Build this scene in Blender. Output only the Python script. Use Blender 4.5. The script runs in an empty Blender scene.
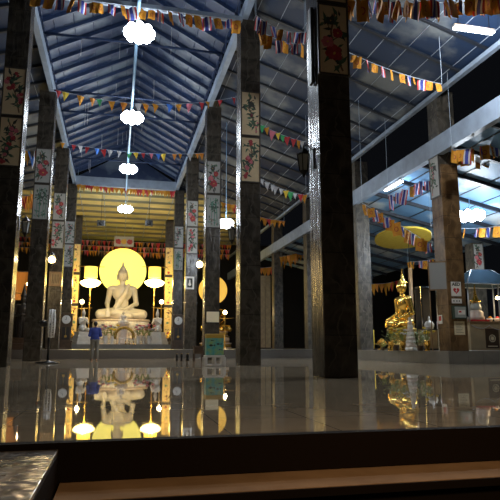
import bpy, bmesh, math, random
import numpy as np
from mathutils import Vector, Matrix

# ------------------------------------------------------------------ camera, world, light, exposure
S = bpy.context.scene
COL = S.collection
F, HOR, H = 570.0, 347.0, 0.59
PITCH = math.atan((HOR - 250) / F)
YAW = math.atan(135 / F * math.cos(PITCH))
cam = bpy.data.cameras.new('camera')
cam.sensor_width = 36; cam.lens = F / 500 * 36; cam.clip_end = 300; cam.clip_start = 0.05
co = bpy.data.objects.new('camera', cam); COL.objects.link(co)
co.location = (0, 0, H); co.rotation_euler = (math.pi / 2 + PITCH, 0, -YAW)
S.camera = co

W = bpy.data.worlds.new('night'); S.world = W; W.use_nodes = True
W.node_tree.nodes['Background'].inputs[0].default_value = (0.55, 0.62, 0.8, 1)
W.node_tree.nodes['Background'].inputs[1].default_value = 0.004
S.view_settings.view_transform = 'Standard'; S.view_settings.look = 'None'
S.view_settings.gamma = 1; S.view_settings.use_curve_mapping = False
S.view_settings.exposure = 0.35

# added warm fill light to brighten the entrance steps, no fixture behind it
_l = bpy.data.lights.new('step_fill_light', 'POINT'); _l.energy = 72; _l.color = (1, .70, .42); _l.shadow_soft_size = .25
_o = bpy.data.objects.new('step_fill_light', _l); COL.objects.link(_o); _o.location = (2.0, 1.3, 1.7)

FW = np.array([math.sin(YAW) * math.cos(PITCH), math.cos(YAW) * math.cos(PITCH), math.sin(PITCH)])
RT = np.array([math.cos(YAW), -math.sin(YAW), 0]); UP = np.cross(RT, FW)
def at(px, py, Y):
    """the point of the place seen along a sight line, at distance Y down the nave"""
    r = FW + RT * (px - 250) / F - UP * (py - 250) / F
    p = np.array([0, 0, H]) + r * Y / r[1]
    return Vector((float(p[0]), float(p[1]), float(p[2])))

R = random.Random(7)
PI = math.pi

# ------------------------------------------------------------------ materials
def mat(name, col, rough=.5, metal=0, emit=None, es=0, noise=0, scale=6, col2=None, bump=0, spec=.5):
    m = bpy.data.materials.new(name); m.use_nodes = True
    nt = m.node_tree; b = nt.nodes['Principled BSDF']
    b.inputs['Base Color'].default_value = (*col, 1); b.inputs['Roughness'].default_value = rough
    b.inputs['Metallic'].default_value = metal; b.inputs['Specular IOR Level'].default_value = spec
    if emit: b.inputs['Emission Color'].default_value = (*emit, 1); b.inputs['Emission Strength'].default_value = es
    if noise or col2:
        tc = nt.nodes.new('ShaderNodeTexCoord'); n = nt.nodes.new('ShaderNodeTexNoise')
        n.inputs['Scale'].default_value = scale; n.inputs['Detail'].default_value = 6
        nt.links.new(tc.outputs['Object'], n.inputs['Vector'])
        r = nt.nodes.new('ShaderNodeValToRGB')
        r.color_ramp.elements[0].position = .35; r.color_ramp.elements[1].position = .68
        c2 = col2 or tuple(c * (1 - noise) for c in col)
        r.color_ramp.elements[0].color = (*col, 1); r.color_ramp.elements[1].color = (*c2, 1)
        nt.links.new(n.outputs['Fac'], r.inputs['Fac']); nt.links.new(r.outputs['Color'], b.inputs['Base Color'])
        if bump:
            bp = nt.nodes.new('ShaderNodeBump'); bp.inputs['Strength'].default_value = bump
            nt.links.new(n.outputs['Fac'], bp.inputs['Height']); nt.links.new(bp.outputs['Normal'], b.inputs['Normal'])
    return m

def granite(name, dark, light, vein, rough=.16, tile=.82, wave=True, spec=.5):
    """polished stone slabs: cloudy ground, pale veins, fine horizontal joints"""
    m = bpy.data.materials.new(name); m.use_nodes = True
    nt = m.node_tree; N = nt.nodes; L = nt.links; b = N['Principled BSDF']
    b.inputs['Roughness'].default_value = rough; b.inputs['Specular IOR Level'].default_value = spec
    tc = N.new('ShaderNodeTexCoord')
    n1 = N.new('ShaderNodeTexNoise'); n1.inputs['Scale'].default_value = 2.6; n1.inputs['Detail'].default_value = 8; n1.inputs['Distortion'].default_value = .8
    L.new(tc.outputs['Object'], n1.inputs['Vector'])
    r1 = N.new('ShaderNodeValToRGB'); r1.color_ramp.elements[0].position = .38; r1.color_ramp.elements[1].position = .7
    r1.color_ramp.elements[0].color = (*dark, 1); r1.color_ramp.elements[1].color = (*light, 1)
    L.new(n1.outputs['Fac'], r1.inputs['Fac'])
    w = N.new('ShaderNodeTexWave'); w.inputs['Scale'].default_value = .9; w.inputs['Distortion'].default_value = 14; w.inputs['Detail'].default_value = 4
    L.new(tc.outputs['Object'], w.inputs['Vector'])
    r2 = N.new('ShaderNodeValToRGB'); r2.color_ramp.elements[0].position = .965; r2.color_ramp.elements[1].position = 1
    L.new(w.outputs['Fac'], r2.inputs['Fac'])
    mx = N.new('ShaderNodeMix'); mx.data_type = 'RGBA'; mx.inputs['B'].default_value = (*vein, 1)
    L.new(r2.outputs['Color'], mx.inputs['Factor']); L.new(r1.outputs['Color'], mx.inputs['A'])
    sp = N.new('ShaderNodeSeparateXYZ'); L.new(tc.outputs['Object'], sp.inputs[0])
    md = N.new('ShaderNodeMath'); md.operation = 'PINGPONG'; md.inputs[1].default_value = tile / 2
    L.new(sp.outputs['Z'], md.inputs[0])
    lt = N.new('ShaderNodeMath'); lt.operation = 'LESS_THAN'; lt.inputs[1].default_value = .006
    L.new(md.outputs[0], lt.inputs[0])
    mj = N.new('ShaderNodeMix'); mj.data_type = 'RGBA'; mj.inputs['B'].default_value = (.012, .011, .01, 1)
    L.new(lt.outputs[0], mj.inputs['Factor']); L.new(mx.outputs['Result'], mj.inputs['A'])
    L.new(mj.outputs['Result'], b.inputs['Base Color'])
    if wave:
        n2 = N.new('ShaderNodeTexNoise'); n2.inputs['Scale'].default_value = 5; n2.inputs['Detail'].default_value = 1
        mp = N.new('ShaderNodeMapping'); mp.inputs['Scale'].default_value = (2, 2, .35)
        L.new(tc.outputs['Object'], mp.inputs['Vector']); L.new(mp.outputs[0], n2.inputs['Vector'])
        bp = N.new('ShaderNodeBump'); bp.inputs['Strength'].default_value = .3; bp.inputs['Distance'].default_value = .05
        L.new(n2.outputs['Fac'], bp.inputs['Height']); L.new(bp.outputs['Normal'], b.inputs['Normal'])
    return m

def tiles(name, c1, c2, grout, size, rough, grout_w=.004, bump=0):
    m = bpy.data.materials.new(name); m.use_nodes = True
    nt = m.node_tree; N = nt.nodes; L = nt.links; b = N['Principled BSDF']
    b.inputs['Roughness'].default_value = rough
    tc = N.new('ShaderNodeTexCoord')
    n = N.new('ShaderNodeTexNoise'); n.inputs['Scale'].default_value = 1.4; n.inputs['Detail'].default_value = 7; n.inputs['Distortion'].default_value = 1.2
    L.new(tc.outputs['Object'], n.inputs['Vector'])
    r = N.new('ShaderNodeValToRGB'); r.color_ramp.elements[0].position = .35; r.color_ramp.elements[1].position = .7
    r.color_ramp.elements[0].color = (*c1, 1); r.color_ramp.elements[1].color = (*c2, 1)
    L.new(n.outputs['Fac'], r.inputs['Fac'])
    br = N.new('ShaderNodeTexBrick'); br.offset = 0; br.inputs['Scale'].default_value = 1
    br.inputs['Brick Width'].default_value = size; br.inputs['Row Height'].default_value = size
    br.inputs['Mortar Size'].default_value = grout_w; br.inputs['Mortar'].default_value = (*grout, 1)
    L.new(tc.outputs['Object'], br.inputs['Vector'])
    L.new(r.outputs['Color'], br.inputs['Color1']); L.new(r.outputs['Color'], br.inputs['Color2'])
    L.new(br.outputs['Color'], b.inputs['Base Color'])
    if bump:
        n2 = N.new('ShaderNodeTexNoise'); n2.inputs['Scale'].default_value = 3; n2.inputs['Detail'].default_value = 2
        L.new(tc.outputs['Object'], n2.inputs['Vector'])
        bp = N.new('ShaderNodeBump'); bp.inputs['Strength'].default_value = bump; bp.inputs['Distance'].default_value = .01
        L.new(n2.outputs['Fac'], bp.inputs['Height']); L.new(bp.outputs['Normal'], b.inputs['Normal'])
    return m

M = {}
M['floor'] = tiles('polished_floor_tile', (.66, .52, .35), (.50, .395, .265), (.2, .165, .12), .8, .022, .005, 0)
M['platform'] = tiles('grey_platform_tile', (.21, .20, .175), (.17, .16, .14), (.08, .075, .07), .6, .3)
M['column'] = granite('dark_granite', (.028, .023, .017), (.072, .061, .045), (.07, .06, .045), .26)
M['column_outer'] = granite('grey_granite', (.035, .03, .024), (.11, .095, .072), (.12, .105, .08), .42, spec=.35)
M['column_brown'] = granite('brown_granite', (.10, .055, .022), (.24, .14, .06), (.2, .12, .055), .42, spec=.3)
M['edging'] = mat('black_granite_edge', (.016, .010, .006), .8, spec=.1)
M['tread'] = mat('brown_step_tile', (.60, .36, .18), .75, col2=(.46, .27, .13), scale=3, spec=.2)
M['cheek'] = granite('veined_brown_granite', (.16, .14, .12), (.42, .38, .33), (.55, .48, .4), .2, 5)
M['ground'] = mat('ground', (.03, .028, .025), .9)
def sheet(name, a, b2, scale=.55):
    m = mat(name, a, .55, .0, col2=b2, scale=scale)
    r = next(n for n in m.node_tree.nodes if n.type == 'VALTORGB'); r.color_ramp.elements[0].position = .50; r.color_ramp.elements[1].position = .63
    return m
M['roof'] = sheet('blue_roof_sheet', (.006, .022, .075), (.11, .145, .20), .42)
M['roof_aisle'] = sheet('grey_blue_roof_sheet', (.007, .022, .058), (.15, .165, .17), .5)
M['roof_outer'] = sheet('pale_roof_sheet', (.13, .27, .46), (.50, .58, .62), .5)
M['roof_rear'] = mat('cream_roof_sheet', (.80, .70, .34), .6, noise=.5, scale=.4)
M['steel_blue'] = mat('blue_painted_steel', (.022, .045, .115), .5, noise=.3)
M['steel_pale'] = mat('pale_blue_painted_beam', (.30, .37, .47), .5, noise=.25, scale=2)
M['steel_dark'] = mat('dark_purlin_steel', (.012, .015, .022), .5)
M['purlin_olive'] = mat('olive_purlin', (.16, .15, .085), .6)
M['steel_light'] = mat('galvanised_steel', (.4, .45, .52), .4, .3)
M['pipe'] = mat('pale_blue_pipe', (.25, .42, .62), .4)
M['black'] = mat('black_plastic', (.012, .012, .013), .45)
M['iron'] = mat('black_iron', (.015, .014, .013), .4, .5)
M['chrome'] = mat('chrome', (.7, .7, .7), .15, 1)
M['white'] = mat('white_plastic', (.78, .77, .74), .4)
M['marble'] = mat('white_marble', (.70, .67, .62), .24, noise=.12, scale=4)
M['pinkmarble'] = mat('pinkish_marble', (.66, .55, .48), .35, noise=.2, scale=8)
M['gold'] = mat('gilding', (.95, .62, .15), .24, 1)
M['oldgold'] = mat('dull_gilding', (.55, .36, .09), .4, .8, noise=.5, scale=9)
M['glass'] = mat('frosted_lantern_glass', (.35, .38, .36), .3)
M['cool_lamp'] = mat('fluorescent_glow', (1, 1, 1), .4, emit=(.88, .95, 1), es=22)
M['tube_lamp'] = mat('tube_glow', (1, 1, 1), .4, emit=(.92, .97, 1), es=14)
M['warm_lamp'] = mat('warm_lamp_glow', (1, .9, .6), .4, emit=(1, .72, .30), es=22)
M['torch_lamp'] = mat('golden_shade_glow', (1, .85, .4), .4, emit=(1, .70, .20), es=13)
M['lit_drum'] = mat('lit_yellow_lamp_cloth', (.85, .65, .06), .8, emit=(1, .72, .12), es=1.1)
M['halo'] = mat('glowing_yellow_halo', (.9, .78, .12), .5, emit=(1, .85, .17), es=1.0)
M['halo_orange'] = mat('glowing_orange_halo', (.9, .6, .1), .5, emit=(1, .58, .10), es=.5)
M['yellow_cloth'] = mat('yellow_cloth', (.70, .50, .05), .8)
M['orange'] = mat('orange_cloth', (.58, .21, .025), .8)
M['parasol'] = mat('ochre_parasol_cloth', (.46, .32, .025), .8, noise=.12)
M['amber'] = mat('amber_flag', (.52, .22, .010), .75)
M['red'] = mat('red_cloth', (.45, .03, .035), .75)
M['navy'] = mat('navy_cloth', (.035, .05, .26), .75)
M['cloth_white'] = mat('white_cloth', (.48, .48, .50), .75)
M['pink'] = mat('pink_cloth', (.62, .17, .22), .75)
M['green'] = mat('green_cloth', (.06, .40, .14), .75)
M['blue'] = mat('blue_cloth', (.06, .22, .75), .75)
M['maroon'] = mat('maroon_emblem', (.30, .04, .02), .7)
M['cord'] = mat('pale_cord', (.35, .42, .5), .6)
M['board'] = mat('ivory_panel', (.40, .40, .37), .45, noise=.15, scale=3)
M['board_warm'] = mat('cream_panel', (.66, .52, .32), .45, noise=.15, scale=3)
M['board_lampglow'] = mat('cream_panel_lamp_glow', (.86, .64, .24), .5, noise=.12, scale=3)  # cream boards with the altar lamps' golden glow mixed into the colour
M['p_red'] = mat('painted_red', (.42, .04, .05), .6, noise=.4, scale=12)
M['p_pink'] = mat('painted_pink', (.62, .16, .20), .6, noise=.3, scale=12)
M['p_dark'] = mat('painted_ink', (.035, .04, .035), .6)
M['p_green'] = mat('painted_green', (.06, .13, .075), .6, noise=.4, scale=14)
M['p_brown'] = mat('painted_brown', (.16, .085, .045), .6)
M['p_teal'] = mat('painted_teal', (.10, .24, .18), .6)
M['p_gold'] = mat('painted_gold', (.6, .38, .06), .6)
M['frame_dark'] = mat('dark_panel_frame', (.05, .04, .03), .4)
M['wood'] = mat('dark_wood', (.07, .04, .022), .4, noise=.4, scale=5)
M['midwood'] = mat('brown_wood', (.28, .17, .08), .45, noise=.3, scale=5)
M['darkcarve'] = mat('dark_carved_bronze', (.035, .03, .026), .35, .4)
M['shirt'] = mat('blue_shirt', (.022, .045, .25), .8)
M['trousers'] = mat('grey_trousers', (.15, .145, .125), .85)
M['skin'] = mat('skin', (.42, .24, .15), .6)
M['hair'] = mat('black_hair', (.012, .01, .009), .5)
M['paper'] = mat('white_paper', (.85, .82, .75), .6)
M['cream'] = mat('cream_paper', (.78, .68, .46), .6)
M['whiteboard'] = mat('grey_whiteboard', (.34, .35, .34), .3)
M['sign_red'] = mat('sign_red', (.60, .03, .03), .5)
M['cab_green'] = mat('dark_green_cabinet', (.03, .06, .045), .4)
M['counter'] = mat('beige_counter_board', (.42, .33, .20), .35, noise=.2, scale=2)
M['canopy'] = mat('blue_canopy_sheet', (.03, .05, .058), .12)
M['leaf'] = mat('leaf_green', (.26, .34, .10), .6, noise=.5, scale=10)
M['aqua'] = mat('aqua_box_print', (.06, .45, .52), .35, col2=(.35, .55, .18), scale=5)
M['back'] = mat('dark_back_wall', (.010, .009, .008), .9)
M['screen'] = mat('tan_screen', (.34, .24, .12), .6, noise=.3, scale=3)

# ------------------------------------------------------------------ helpers
class MB:
    def __init__(s): s.b = bmesh.new(); s.mi = 0
    def _new(s, geom_verts, mtx):
        bmesh.ops.transform(s.b, matrix=mtx, verts=geom_verts)
        fs = {f for v in geom_verts for f in v.link_faces}
        for f in fs: f.material_index = s.mi
    def box(s, x0, x1, y0, y1, z0, z1, bev=0):
        r = bmesh.ops.create_cube(s.b, size=1)
        vs = r['verts']
        s._new(vs, Matrix.Translation(((x0 + x1) / 2, (y0 + y1) / 2, (z0 + z1) / 2)) @ Matrix.Diagonal((abs(x1 - x0), abs(y1 - y0), abs(z1 - z0), 1)))
        if bev:
            es = list({e for v in vs for e in v.link_edges})
            rr = bmesh.ops.bevel(s.b, geom=es, offset=bev, segments=2, affect='EDGES', profile=.6)
            for f in rr['faces']: f.material_index = s.mi
        return s
    def tube(s, pts, rad, seg=8, close=True):
        pts = [Vector(p) for p in pts]; n = len(pts)
        rads = rad if isinstance(rad, (list, tuple)) else [rad] * n
        rings = []
        for i, p in enumerate(pts):
            d = (pts[min(i + 1, n - 1)] - pts[max(i - 1, 0)]).normalized()
            a = Vector((0, 0, 1)) if abs(d.z) < .9 else Vector((1, 0, 0))
            u = d.cross(a).normalized(); w = d.cross(u)
            rings.append([s.b.verts.new(p + (u * math.cos(2 * PI * k / seg) + w * math.sin(2 * PI * k / seg)) * rads[i]) for k in range(seg)])
        for i in range(n - 1):
            for k in range(seg):
                f = s.b.faces.new((rings[i][k], rings[i][(k + 1) % seg], rings[i + 1][(k + 1) % seg], rings[i + 1][k])); f.material_index = s.mi; f.smooth = seg > 5
        if close:
            for r in (rings[0], rings[-1][::-1]):
                try: f = s.b.faces.new(r); f.material_index = s.mi
                except ValueError: pass
        return s
    def bar(s, a, b, w, h):
        """rectangular bar from a to b"""
        a, b = Vector(a), Vector(b); d = (b - a).normalized()
        up = Vector((0, 0, 1)) if abs(d.z) < .9 else Vector((0, 1, 0))
        u = d.cross(up).normalized() * w / 2; v = u.normalized().cross(d) * h / 2
        q = [[s.b.verts.new(p + u * i + v * j) for i, j in ((-1, -1), (1, -1), (1, 1), (-1, 1))] for p in (a, b)]
        fs = [s.b.faces.new((q[0][k], q[0][(k + 1) % 4], q[1][(k + 1) % 4], q[1][k])) for k in range(4)]
        fs += [s.b.faces.new(q[0][::-1]), s.b.faces.new(q[1])]
        for f in fs: f.material_index = s.mi
        return s
    def lathe(s, prof, c=(0, 0, 0), seg=24, sx=1, sy=1):
        c = Vector(c); rings = []
        for r, z in prof:
            rings.append([s.b.verts.new(c + Vector((r * sx * math.cos(2 * PI * k / seg), r * sy * math.sin(2 * PI * k / seg), z))) for k in range(seg)])
        for i in range(len(prof) - 1):
            for k in range(seg):
                f = s.b.faces.new((rings[i][k], rings[i][(k + 1) % seg], rings[i + 1][(k + 1) % seg], rings[i + 1][k])); f.material_index = s.mi; f.smooth = seg > 8
        for r in (rings[0][::-1], rings[-1]):
            f = s.b.faces.new(r); f.material_index = s.mi
        return s
    def poly(s, pts):
        f = s.b.faces.new([s.b.verts.new(p) for p in pts]); f.material_index = s.mi; return f
    def prism(s, pts2, z0, z1):
        a = [s.b.verts.new((x, y, z0)) for x, y in pts2]; b = [s.b.verts.new((x, y, z1)) for x, y in pts2]
        n = len(a); fs = [s.b.faces.new(a[::-1]), s.b.faces.new(b)]
        fs += [s.b.faces.new((a[i], a[(i + 1) % n], b[(i + 1) % n], b[i])) for i in range(n)]
        for f in fs: f.material_index = s.mi
        return s
    def sphere(s, c, r, seg=12, rz=None, ry=None):
        q = bmesh.ops.create_uvsphere(s.b, u_segments=seg, v_segments=max(6, seg * 2 // 3), radius=1)
        s._new(q['verts'], Matrix.Translation(c) @ Matrix.Diagonal((r, ry or r, rz or r, 1)))
        for v in q['verts']:
            for f in v.link_faces: f.smooth = True
        return s
    def mesh(s, name, mats):
        bmesh.ops.recalc_face_normals(s.b, faces=s.b.faces[:])
        me = bpy.data.meshes.new(name); s.b.to_mesh(me); s.b.free()
        for m in (mats if isinstance(mats, (list, tuple)) else [mats]): me.materials.append(m)
        return me
    def build(s, name, mats, parent=None, loc=None):
        return link(name, s.mesh(name, mats), parent, loc)

def link(name, data, parent=None, loc=None, rz=0):
    o = bpy.data.objects.new(name, data); COL.objects.link(o)
    if parent: o.parent = parent
    if loc is not None: o.location = loc
    if rz: o.rotation_euler = (0, 0, rz)
    return o
def tag(o, label=None, cat=None, group=None, kind=None):
    if label: o['label'] = label
    if cat: o['category'] = cat
    if group: o['group'] = group
    if kind: o['kind'] = kind
    return o
def thing(name, label, cat, loc=(0, 0, 0), rz=0, group=None):
    o = bpy.data.objects.new(name, None); COL.objects.link(o); o.empty_display_size = .2
    o.location = loc; o.rotation_euler = (0, 0, rz)
    return tag(o, label, cat, group)
def struct(o): o['kind'] = 'structure'; return o
def dup(root, loc, rz=None, label=None, scale=None):
    r = root.copy(); COL.objects.link(r); r.location = loc
    if rz is not None: r.rotation_euler = (0, 0, rz)
    if scale: r.scale = (scale,) * 3
    if label: r['label'] = label
    for ch in list(root.children):
        c = ch.copy(); COL.objects.link(c); c.parent = r
        for g in ch.children:
            d = g.copy(); COL.objects.link(d); d.parent = c
    return r
def point(name, loc, energy, col, size=.15, parent=None):
    l = bpy.data.lights.new(name, 'POINT'); l.energy = energy; l.color = col; l.shadow_soft_size = size
    o = bpy.data.objects.new(name, l); COL.objects.link(o); o.location = loc
    if parent: o.parent = parent
    return o
def text_mesh(body, size, material, parent, loc, rot, name='lettering', ext=.002):
    c = bpy.data.curves.new(name, 'FONT'); c.body = body; c.size = size; c.extrude = ext; c.offset = .007; c.align_x = 'CENTER'; c.align_y = 'CENTER'
    t = bpy.data.objects.new(name, c); COL.objects.link(t)
    dg = bpy.context.evaluated_depsgraph_get()
    me = bpy.data.meshes.new_from_object(t.evaluated_get(dg)); bpy.data.objects.remove(t)
    me.materials.clear(); me.materials.append(material)
    o = link(name, me, parent, loc); o.rotation_euler = rot
    return o

# smooth solid figures: distance field sampled on a grid and skinned as one closed surface
def cap(a, b, ra, rb=None):
    return ('c', np.array(a, 'f4'), np.array(b, 'f4'), ra, ra if rb is None else rb)
def ell(c, r): return ('e', np.array(c, 'f4'), np.array(r, 'f4'))
def field(P, prims, k):
    v = None
    for p in prims:
        if p[0] == 'c':
            ba = p[2] - p[1]; pa = P - p[1]
            t = np.clip((pa @ ba) / float(ba @ ba), 0, 1)
            d = np.linalg.norm(pa - t[..., None] * ba, axis=-1) - (p[3] + (p[4] - p[3]) * t)
        else:
            q = P - p[1]; k0 = np.linalg.norm(q / p[2], axis=-1); k1 = np.linalg.norm(q / p[2] ** 2, axis=-1) + 1e-6
            d = k0 * (k0 - 1) / k1
        if v is None: v = d
        else:
            h = np.clip(.5 + .5 * (v - d) / k, 0, 1)
            v = v * (1 - h) + d * h - k * h * (1 - h)
    return v
def sdf_mesh(name, prims, lo, hi, h, k, material, cut=None):
    ax = [np.arange(lo[i], hi[i] + h, h, dtype='f4') for i in range(3)]
    P = np.stack(np.meshgrid(*ax, indexing='ij'), -1)
    v = field(P, prims, k)
    if cut: v = np.maximum(v, cut(P))
    v[[0, -1]] = 1; v[:, [0, -1]] = 1; v[:, :, [0, -1]] = 1
    n = v.shape; cn = tuple(q - 1 for q in n)
    acc = np.zeros(cn + (3,)); cnt = np.zeros(cn)
    for a in range(3):
        o = [i for i in range(3) if i != a]
        for i in (0, 1):
            for j in (0, 1):
                s0 = [slice(None)] * 3; s1 = [slice(None)] * 3
                s0[a] = slice(0, n[a] - 1); s1[a] = slice(1, n[a])
                for ax_, bit in ((o[0], i), (o[1], j)):
                    s0[ax_] = s1[ax_] = slice(bit, n[ax_] - 1 + bit)
                A, B = v[tuple(s0)], v[tuple(s1)]
                x = (A < 0) != (B < 0); t = np.where(x, A / np.where(x, A - B, 1), 0)
                off = np.zeros(cn + (3,)); off[..., o[0]] = i; off[..., o[1]] = j; off[..., a] = t
                acc += off * x[..., None]; cnt += x
    act = cnt > 0; idx = -np.ones(cn, int); idx[act] = np.arange(act.sum())
    ii = np.argwhere(act)
    verts = (ii + acc[act] / cnt[act][:, None]) * h + np.array(lo)
    faces = []
    for a in range(3):
        b, c = (a + 1) % 3, (a + 2) % 3
        s0 = [slice(None)] * 3; s1 = [slice(None)] * 3
        s0[a] = slice(0, n[a] - 1); s1[a] = slice(1, n[a])
        A, B = v[tuple(s0)] < 0, v[tuple(s1)] < 0
        e = np.argwhere(A != B)
        for q in e:
            if q[b] < 1 or q[c] < 1 or q[b] >= n[b] - 1 or q[c] >= n[c] - 1: continue
            def I(db, dc):
                w = q.copy(); w[b] += db; w[c] += dc; return int(idx[tuple(w)])
            f = [I(-1, -1), I(0, -1), I(0, 0), I(-1, 0)]
            faces.append(f if A[tuple(q)] else f[::-1])
    me = bpy.data.meshes.new(name); me.from_pydata(verts.tolist(), [], faces); me.update()
    me.polygons.foreach_set('use_smooth', [True] * len(me.polygons)); me.materials.append(material)
    return me

# ------------------------------------------------------------------ the setting: floor, steps, platform
RX0, RX1 = 3.95, 4.65          # right nave row
LX0, LX1 = -3.8, -3.1          # left nave row
SX0, SX1 = 11.6, 12.3          # outer row on the right
ROWS = [10.6, 18.35, 26.1, 33.85, 41.6, 49.35]
PZ = .45                       # platform height
m = MB(); m.box(-26, 42, 3.97, 62, -.30, 0); struct(m.build('floor', M['floor']))
m = MB(); m.box(-.30, 42, 3.88, 3.972, -.235, .0005); m.box(-26, -.30, 3.88, 3.972, -.3, .0005); struct(m.build('trim_1', M['edging']))
m = MB(); m.box(-.3, 42, 3.43, 3.95, -.285, -.24); struct(m.build('floor', M['tread']))
m = MB(); m.box(-.3, 42, 3.46, 3.9, -.48, -.285); m.box(-.3, 42, 3.41, 3.47, -.29, -.244); struct(m.build('trim_2', M['edging']))
m = MB(); m.box(-.3, 42, 2.9, 3.9, -.53, -.48); struct(m.build('floor', M['edging']))
m = MB(); m.box(-26, 42, -6, 3.9, -1.1, -.72); struct(m.build('floor', M['ground']))
m = MB(); m.prism([(-26, 30), (11.25, 30), (11.25, 17.95), (42, 17.95), (42, 62), (-26, 62)], .002, PZ)
struct(m.build('floor', M['platform']))
m = MB(); m.box(-3.7, 4.9, 43.6, 61, PZ, .78); struct(m.build('floor', M['platform']))
m = MB(); m.box(-26, 42, 62, 62.3, 0, 12); struct(m.build('wall_back', M['back']))
# granite cheek wall beside the steps
ck = thing('stair_cheek_wall', 'low polished brown granite block beside the steps at lower left', 'wall', (-.45, 3.4, -.7))
m = MB(); m.box(-.28, .135, -2.2, .475, .0, .64, .004); m.build('body', M['edging'], ck)
m = MB(); m.box(-.28, .13, -2.2, .475, .641, .662, .004); m.build('top_slab', M['cheek'], ck)

# ------------------------------------------------------------------ columns
def column(x0, y0, z0, z1, w, material, label, group=None):
    t = thing('marble_column', label, 'column', (x0 + w / 2, y0 + w / 2, z0), 0, group)
    m = MB(); m.box(-w / 2, w / 2, -w / 2, w / 2, .0, z1 - z0, .012); m.build('shaft', material, t)
    return t
ordn = ['nearest', 'second', 'third', 'fourth', 'fifth', 'sixth']
RN = ['the massive foreground column', 'the second column of the right nave row', 'the third column of the right nave row',
      'the fourth column of the right nave row', 'the fifth column of the right nave row', 'the sixth column of the right nave row']
LN = ['', 'the nearest column at the left edge', 'the second column of the left nave row', 'the third column of the left nave row',
      'the fourth column of the left nave row', 'the fifth column of the left nave row']
for i, y in enumerate(ROWS):
    z0 = 0 if y < 30 else (PZ if y < 43 else .78)
    lab = ['massive near-black marble column in the foreground right of centre', 'dark marble column second in the right nave row, with wide painted panels',
           'dark marble column behind the fish-print donation box', 'dark marble column bearing the small white framed picture',
           'dark marble column behind the right grandfather clock', 'gold-lit column right of the big seated white statue'][i]
    column(RX0, y, z0, 12.2, .7, M['column'], lab)
    if i:
        lab = ['', 'dark marble column cut by the left edge of the photo', 'dark marble column beside the pedestal fan on the left',
               'dark marble column bearing the brown framed picture on the left', 'dark marble column behind the left grandfather clock',
               'gold-lit column left of the big seated white statue'][i]
        column(LX0, y, z0, 12.2, .7, M['column'], lab)
for i, y in enumerate(ROWS[1:5]):
    lab = ['brown marble column carrying the red and white AED sign', 'grey granite column just right of the massive foreground column',
           'narrow outer column half hidden by the left edge of the massive foreground column', 'dark outer column rising in the far gap left of the massive foreground column'][i]
    t = column(SX0, y, PZ, [10.3, 10.0, 10.0, 10.0][i], .7, M['column_outer'], lab)
    if i == 0:
        m = MB(); m.box(-.36, .36, -.36, .36, 0, 6.9, .012); m.build('lower_cladding', M['column_brown'], t)

# ------------------------------------------------------------------ beams and roofs
tn = [2]
def trim(mb, material):
    tn[0] += 1
    return struct(mb.build('trim_%d' % tn[0], material))
for xa in (3.98, -3.40):
    m = MB(); m.box(xa, xa + .22, 8, 41.6, 12.2, 12.62); trim(m, M['steel_pale'])
for xa, sg in ((3.98, 1), (-3.24, -1)):       # lattice truss above each nave beam
    m = MB(); m.bar((xa, 8, 13.05), (xa, 41.6, 13.05), .09, .09)
    y = 8.2
    while y < 41:
        m.bar((xa, y, 12.62), (xa, y + .45, 13.03), .05, .05); m.bar((xa, y + .45, 13.03), (xa, y + .9, 12.62), .05, .05); y += .9
    trim(m, M['steel_blue'])
m = MB(); m.box(11.5, 11.75, 10, 60, 7.72, 8.42); trim(m, M['steel_pale'])          # outer beam
m = MB(); m.box(11.42, 11.6, 9, 60, 9.98, 10.14); trim(m, M['steel_pale'])          # gutter beam above it
for k, y in enumerate((14.47, 18.3, 22.2, 26.05, 29.95, 33.8, 37.7)):               # ties across the nave
    m = MB()
    if k == 1: m.box(-3.2, 3.98, y - .1, y + .1, 12.05, 12.2)
    else: m.tube([(-3.2, y, 12.25 if k % 2 else 12.9), (3.98, y, 12.25 if k % 2 else 12.9)], .055)
    trim(m, M['steel_pale'] if k == 1 else M['steel_blue'])
m = MB(); m.box(-3.2, 3.98, 41.35, 41.6, 12.1, 12.75); trim(m, M['steel_pale'])
m = MB(); m.tube([(.35, 8, 11.85), (.35, 43, 11.85)], .06); trim(m, M['pipe'])
m = MB(); m.poly([(-3.25, 41.75, 12.75), (4.0, 41.75, 12.75), (.40, 41.75, 14.98)]); struct(m.build('wall_gable', M['roof']))

def roof(p0, p1, y0, y1, material, raf, pur, step, npur, rw=.10, rh=.16, pw=.04):
    """roof slope from ridge point p0 to eave p1 (x,z), rafters across, purlins along"""
    (xa, za), (xb, zb) = p0, p1
    m = MB(); m.poly([(xa, y0, za), (xb, y0, zb), (xb, y1, zb), (xa, y1, za)]); m.poly([(xa, y0, za + .05), (xb, y0, zb + .05), (xb, y1, zb + .05), (xa, y1, za + .05)])
    c = struct(m.build('ceiling', material))
    y = y0 + .3; me = None
    while y < y1:
        if me is None:
            q = MB(); q.bar((xa, 0, za - rh / 2 - .01), (xb, 0, zb - rh / 2 - .01), rw, rh); me = q.mesh('rafter', raf)
        link('rafter', me, c, (0, y, 0)); y += step
    for j in range(npur):
        t = (j + .5) / npur; x = xa + (xb - xa) * t; z = za + (zb - za) * t - .012
        q = MB(); q.bar((x, y0, z), (x, y1, z), pw, .02); q.build('purlin', pur, c)
    return c
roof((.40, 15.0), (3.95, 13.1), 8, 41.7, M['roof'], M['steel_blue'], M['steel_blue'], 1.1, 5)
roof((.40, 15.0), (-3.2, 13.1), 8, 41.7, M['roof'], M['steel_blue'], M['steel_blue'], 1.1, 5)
roof((4.1, 12.62), (11.6, 10.2), 7, 41.6, M['roof_aisle'], M['steel_dark'], M['steel_light'], 1.55, 9, .10, .08, .018)
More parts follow.
